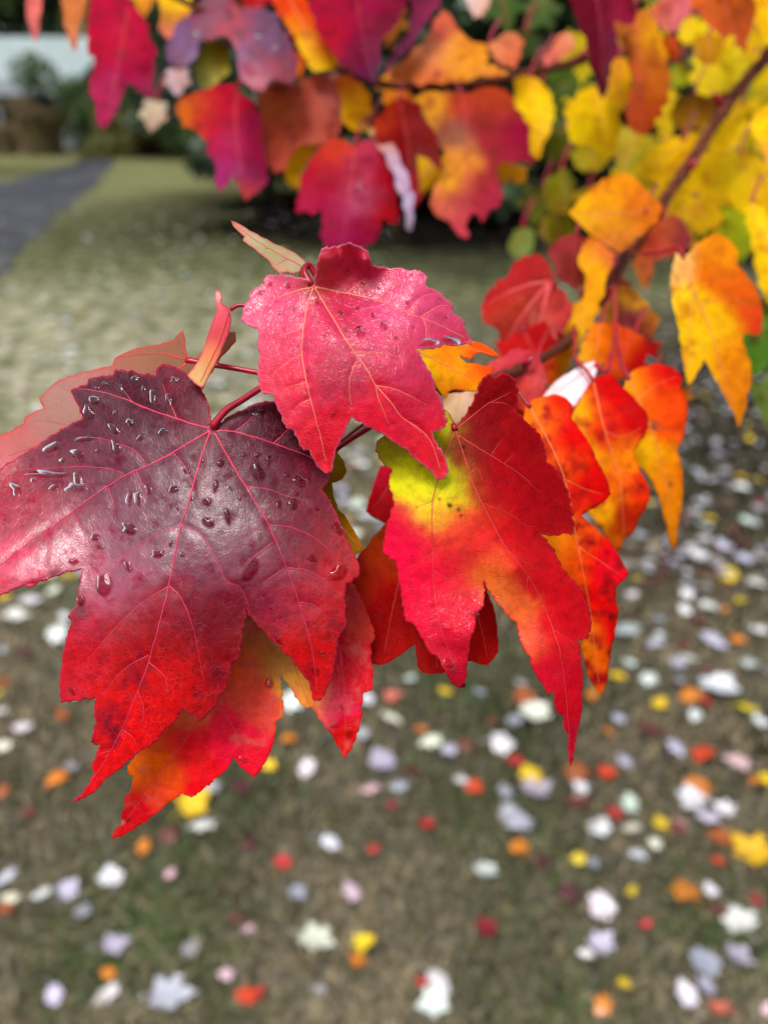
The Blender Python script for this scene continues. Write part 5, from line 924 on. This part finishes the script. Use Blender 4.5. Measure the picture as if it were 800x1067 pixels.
MARK = [(30,640,'the outer lobe of the maroon leaf'),(68,770,'the serrated lower margin of the maroon leaf'),(78,850,"the maroon leaf's red tip"),(118,890,"the red orange leaf's lowest tip"),(250,830,"the red orange leaf's middle tip"),(310,760,'the small amber lobe'),(360,800,'the slim red tip with a raindrop'),
        (450,720,'the rust leaf behind the green based leaf'),(480,725,'the short red lobe'),(545,700,'the inner edge of the long red lobe'),(594,805,'the long red lobe'),(626,730,'the speckled orange lobe'),(660,600,'the blood red topped leaf'),(700,580,'the dangling yellow tail'),(768,450,'the large yellow and orange leaf')]
FALL = []; used = {}
ORD = ['', 'second ', 'third ', 'fourth ', 'fifth ', 'sixth ']
def drop_leaf(px, py, s, cname, label=None, group=None, var=.08):
    g = G(px, py); dist = np.linalg.norm(g - CAM); r = RNG
    o = bpy.data.objects.new('fallen_leaf', FM[r.integers(len(FM))]); COL.objects.link(o)
    o.location = (g[0], g[1], .022 + r.uniform(0, .012)); k = s * dist / FPX * .68
    o.scale = (k, k, k * r.uniform(.7, 1.2)); o.rotation_euler = (r.normal(0, .16), r.normal(0, .16), r.uniform(0, 6.28))
    c = lin(FC[cname], .78) * (1 + r.normal(0, var)); o.color = (*np.clip(c * (1 + r.normal(0, .04, 3)), 0, .95), 1)
    tag(o, label, 'leaf', group); FALL.append((px, py, o, cname, s)); return o
W, C_, LV, GY, PK, Y, MT, O, RU, R_, CR, B, MA, SA, SC_ = 'white cream lavender grey pink yellow mint orange rust red crimson brown maroon salmon scarlet'.split()
TR = [(3,750,16,W),(26,765,26,W),(5,786,30,C_),(67,755,26,RU),(83,731,28,W),(74,807,24,GY),(60,820,32,O),(5,836,22,RU),(205,846,46,Y),(210,868,40,W),(222,830,30,GY),(151,894,30,O),(178,880,30,B),(117,922,32,W),(180,921,18,PK),(8,922,38,W),(46,941,26,W),(74,935,28,LV),(88,958,24,GY),(9,960,30,RU),(14,946,28,C_),(124,994,34,LV),(199,997,24,GY),(115,1023,22,O),(113,1046,34,W),(60,1049,36,LV),(182,1046,52,LV),(236,1027,22,PK),(256,1047,32,SC_),(246,965,22,B),(261,977,20,PK),(260,887,22,MA),(252,829,30,MA),(33,855,18,B),(2,729,12,Y),(7,719,22,RU),
 (308,738,44,W),(383,738,28,W),(408,734,30,SA),(408,756,32,C_),(426,717,22,MT),(463,729,24,Y),(499,729,20,GY),(301,779,26,O),(320,812,38,W),(280,808,20,Y),(377,776,20,GY),(397,800,38,LV),(387,831,30,PK),(414,828,28,GY),(447,781,36,C_),(468,788,28,LV),(438,767,20,O),(523,782,42,W),(535,800,24,R_),(480,822,22,W),(493,828,30,SC_),(525,831,30,GY),(528,858,40,LV),(445,867,22,R_),(408,851,20,CR),(346,887,38,W),(296,906,26,R_),(311,942,30,GY),(366,939,32,PK),(507,917,40,MT),(537,893,26,O),(332,989,46,C_),(379,995,36,Y),(371,1010,26,O),(506,979,32,CR),(457,1032,36,W),(440,1034,18,R_),(449,1056,40,W),(390,896,18,R_),(332,1039,18,GY),(270,1044,18,R_),(428,813,26,B),(483,782,28,B),(511,760,26,B),(535,757,26,GY),
 (643,712,30,Y),(674,714,28,W),(685,743,30,Y),(616,731,24,O),(542,720,22,GY),(556,752,42,C_),(547,735,34,RU),(642,757,22,LV),(633,772,26,O),(678,771,44,B),(722,753,26,W),(748,724,50,W),(717,731,32,O),(733,738,26,R_),(779,746,40,Y),(790,762,24,W),(702,788,30,LV),(729,796,40,SC_),(764,801,36,PK),(649,800,28,LV),(630,812,26,SC_),(599,812,38,RU),(551,815,38,Y),(559,832,44,LV),(604,828,28,W),(602,846,32,B),(623,868,38,W),(654,846,34,MT),(638,856,22,R_),(655,874,28,C_),(685,867,28,Y),(681,887,20,C_),(704,872,26,B),(723,827,36,O),(717,842,38,W),(736,862,30,LV),(750,853,28,W),(796,820,30,Y),(784,822,18,O),(778,894,54,Y),(750,882,30,RU),(747,905,22,SC_),(542,894,32,O),(540,865,34,LV),(600,905,22,Y),(662,899,24,W),(616,911,18,GY),(564,910,24,MA),(711,937,40,O),(738,936,20,W),(655,941,20,Y),(623,954,36,W),(590,939,30,MA),(767,966,46,W),(743,958,22,B),(786,946,24,CR),(626,992,34,LV),(608,1003,24,W),(767,1005,36,LV),(729,1016,38,GY),(712,1046,36,W),(733,1039,30,LV),(745,1060,32,SA),(649,1034,20,Y),(625,1058,30,O),(671,972,18,R_),(795,1063,20,PK),
 (675,595,24,Y),(657,626,28,W),(715,626,22,W),(757,605,32,Y),(691,607,18,R_),(654,662,36,GY),(681,679,32,LV),(684,652,18,GY),(712,641,22,W),(735,640,24,W),(736,673,32,LV),(766,674,22,O),(789,667,30,W),(771,632,22,Y),(706,700,24,GY),(780,701,26,MT),(780,550,26,MT),(738,547,20,Y),(771,514,24,W),(729,529,28,W),(726,586,26,W),(750,578,28,LV),(774,590,30,LV),(786,616,26,W),(770,504,16,Y),
 (6,629,20,Y),(35,632,32,W),(16,650,38,W),(57,621,22,C_),(78,607,22,Y),(61,667,34,W),(69,652,20,W),(5,687,18,GY),(26,686,24,MA)]
near = lambda px, py: min(MARK, key=lambda m: (m[0] - px) ** 2 + (m[1] - py) ** 2)
def describe(px, py, s, cn):
    m = near(px, py); d = math.hypot(m[0] - px, m[1] - py)
    rel_ = 'just under' if d < 55 else 'close below' if d < 110 else 'well below' if d < 190 else 'far below'
    if py < m[1] - 25: rel_ = 'level with' if d < 90 else 'higher up than'
    size = 'small ' if s < 22 else 'large ' if s > 38 else ''
    return f'{size}{cn} fallen leaf on lawn {rel_} {m[2]}'
order = sorted(range(len(TR)), key=lambda i: TR[i][1])
for i in order:
    px, py, s, cn = TR[i]; lab = describe(px, py, s, cn)
    if lab in used:                                         # look-alikes in one spot: tell them apart by the nearest odd-coloured neighbour
        nb = sorted((t for t in TR if t is not TR[i] and t[3] != cn), key=lambda t: (t[0] - px) ** 2 + (t[1] - py) ** 2)
        for t in nb[:6]:
            side = 'above' if t[1] > py + 8 else 'below' if t[1] < py - 8 else 'beside'
            l2 = f'{cn} fallen leaf {side} a {t[3]} one, ' + ' '.join(lab.split(' lawn ')[1].replace('the ', '', 1).split())
            if l2 not in used: lab = l2; break
    used[lab] = 1
    drop_leaf(px, py, s, cn, lab)
    tr_px = None
# the untraced litter: thick under the yellow boughs, thin on the open lawn
def too_close(px, py, d): return any((px - f[0]) ** 2 + (py - f[1]) ** 2 < d * d for f in FALL)
cnt = 0; tries = 0
while cnt < 125 and tries < 6000:
    tries += 1
    px, py = RNG.uniform(560, 830), RNG.uniform(280, 720)
    if RNG.random() > np.clip((px - 590) / 120, .08, 1): continue
    dist = np.linalg.norm(G(px, py) - CAM)
    s = RNG.uniform(.04, .07) * FPX / dist
    if too_close(px, py, s * .5): continue
    cn = RNG.choice([W, LV, GY, MT, PK, Y, O, B, CR], p=[.16, .2, .24, .08, .06, .08, .04, .09, .05]); pal = cn in (W, LV, GY, MT, PK)
    drop_leaf(px, py, s, cn, 'pale upturned fallen leaf in the dense litter beyond the orange and yellow leaves' if pal else f'{cn} fallen leaf in the dense pale litter beyond the orange and yellow leaves', 'pale litter under the boughs' if pal else f'{cn} leaves in the dense litter')
    cnt += 1
# far litter, too small and blurred to count
def litter(name, n, fn, cols, smin, smax, seed):
    r = np.random.default_rng(seed); V, F, C = [], [], []
    for _ in range(n):
        px, py = fn(r); g = G(px, py); s = r.uniform(smin, smax) / 2; a = r.uniform(0, 6.28); k = len(V)
        z = .02 + r.uniform(0, .014); t = r.normal(0, .35, 2); c = lin(cols[r.integers(len(cols))], .85) * r.uniform(.75, 1.1)
        for j in range(7):
            b = a + j * 6.283 / 7; rr = s * r.uniform(.65, 1.15)
            V.append((g[0] + rr * math.cos(b), g[1] + rr * math.sin(b), z + abs(rr * (t[0] * math.cos(b) + t[1] * math.sin(b))) * .6)); C.append(c)
        V.append((g[0], g[1], z + .004)); C.append(c)
        F += [(k + j, k + (j + 1) % 7, k + 7) for j in range(7)]
    return tag(mesh_obj(name, V, F, M_COL, None, None, cols=np.array(C)), kind='stuff')
m, nt_, bs_, _o = newmat('litter_skin'); a_ = nt_.nodes.new('ShaderNodeAttribute'); a_.attribute_name = 'Col'
L(nt_, a_.outputs['Color'], bs_.inputs['Base Color']); bs_.inputs['Roughness'].default_value = .5; M_COL = m
def f_open(r): return r.uniform(-40, 420), 215 + 400 * r.random() ** 1.2
def f_right(r): return r.uniform(470, 840), r.uniform(235, 620)
litter('leaf_litter', 900, f_open, [FC[GY], FC[LV], FC[C_], (150, 120, 90), (120, 80, 50), (206, 200, 140), FC[MT], FC[W], (90, 60, 40), (170, 150, 60)], .04, .08, 71)
litter('leaf_litter', 620, f_right, [FC[GY], (150, 146, 160), (200, 196, 200), (150, 140, 130), (110, 96, 92), (80, 66, 60), (96, 50, 42), (150, 130, 60)], .03, .06, 72)

# ------------------------------------------------------------------ grass
def grass():
    r = np.random.default_rng(5); n = 60000
    py = 330 + 800 * r.random(n) ** .55; px = r.uniform(-60, 860, n)
    ray = (px[:, None] - 400) / FPX * RT + (533.5 - py[:, None]) / FPX * UP + FW
    g = CAM + ray * (-1.5 / ray[:, 2])[:, None]
    h = r.uniform(.010, .036, n); a = r.uniform(0, 6.28, n); ln = r.uniform(.3, 1.6, n); w = r.uniform(.0012, .0042, n)
    d = np.stack([np.cos(a), np.sin(a), 0 * a], 1); s = np.stack([-np.sin(a), np.cos(a), 0 * a], 1) * w[:, None]
    p1 = g + d * (h * ln * .4)[:, None] + np.array([0, 0, 1]) * (h * .6)[:, None]; p2 = g + d * (h * ln)[:, None] + np.array([0, 0, 1]) * (h * np.where(ln > 1, .6, 1))[:, None]
    V = np.stack([g - s, g + s, p1 + s * .8, p1 - s * .8, p2], 1).reshape(-1, 3)
    k = np.arange(n)[:, None] * 5
    F = np.vstack([np.hstack([k, k + 1, k + 2, k + 3])]).tolist() + np.hstack([k + 3, k + 2, k + 4]).tolist()
    f = fnoise(g[:, 0] * 100, g[:, 1] * 100, 38, 4) + r.normal(0, .12, n)
    tan, olive, green, grey = lin((132, 118, 90)), lin((84, 80, 50)), lin((66, 88, 40)), lin((96, 92, 78))
    c = np.where((f < .42)[:, None], tan, np.where((f < .52)[:, None], grey, np.where((f < .76)[:, None], olive, green))) * (r.uniform(.4, 1.35, n) * (1 + .9 * np.clip((.2 - g[:, 0]) * 1.2, 0, 1) * np.clip((g[:, 1] - 1.6) * .8, 0, 1)))[:, None]
    return tag(mesh_obj('grass', V, F, M_COL, cols=np.repeat(c, 5, axis=0), smooth=False), kind='stuff')
grass()
def straw():
    """Dead blades lying in matted swirls over the lawn."""
    r = np.random.default_rng(8); n = 5000
    py = 420 + 720 * r.random(n) ** .6; px = r.uniform(-60, 860, n)
    ray = (px[:, None] - 400) / FPX * RT + (533.5 - py[:, None]) / FPX * UP + FW
    g = CAM + ray * (-1.5 / ray[:, 2])[:, None]
    keep = fnoise(g[:, 0] * 100, g[:, 1] * 100, 25, 9) > .5; g = g[keep]; n = len(g)
    a = fnoise(g[:, 0] * 100, g[:, 1] * 100, 60, 6, 2) * 7 + r.normal(0, .9, n); l = r.uniform(.02, .065, n); w = r.uniform(.0007, .0016, n)
    d = np.stack([np.cos(a), np.sin(a), 0 * a], 1); s = np.stack([-np.sin(a), np.cos(a), 0 * a], 1)
    z = np.array([0, 0, 1]) * r.uniform(.006, .026, n)[:, None]; b = r.normal(0, .15, n)[:, None] * l[:, None]
    p0 = g + z; p1 = g + d * (l * .5)[:, None] + s * b + z * 1.15; p2 = g + d * l[:, None] + z * .9
    V = np.stack([p0 - s * w[:, None], p0 + s * w[:, None], p1 + s * w[:, None], p1 - s * w[:, None], p2], 1).reshape(-1, 3)
    k = np.arange(n)[:, None] * 5
    F = np.hstack([k, k + 1, k + 2, k + 3]).tolist() + np.hstack([k + 3, k + 2, k + 4]).tolist()
    c = lin((150, 136, 106)) * r.uniform(.45, 1.2, n)[:, None]
    return tag(mesh_obj('dead_grass', V, F, M_COL, cols=np.repeat(c, 5, axis=0), smooth=False), kind='stuff')
straw()
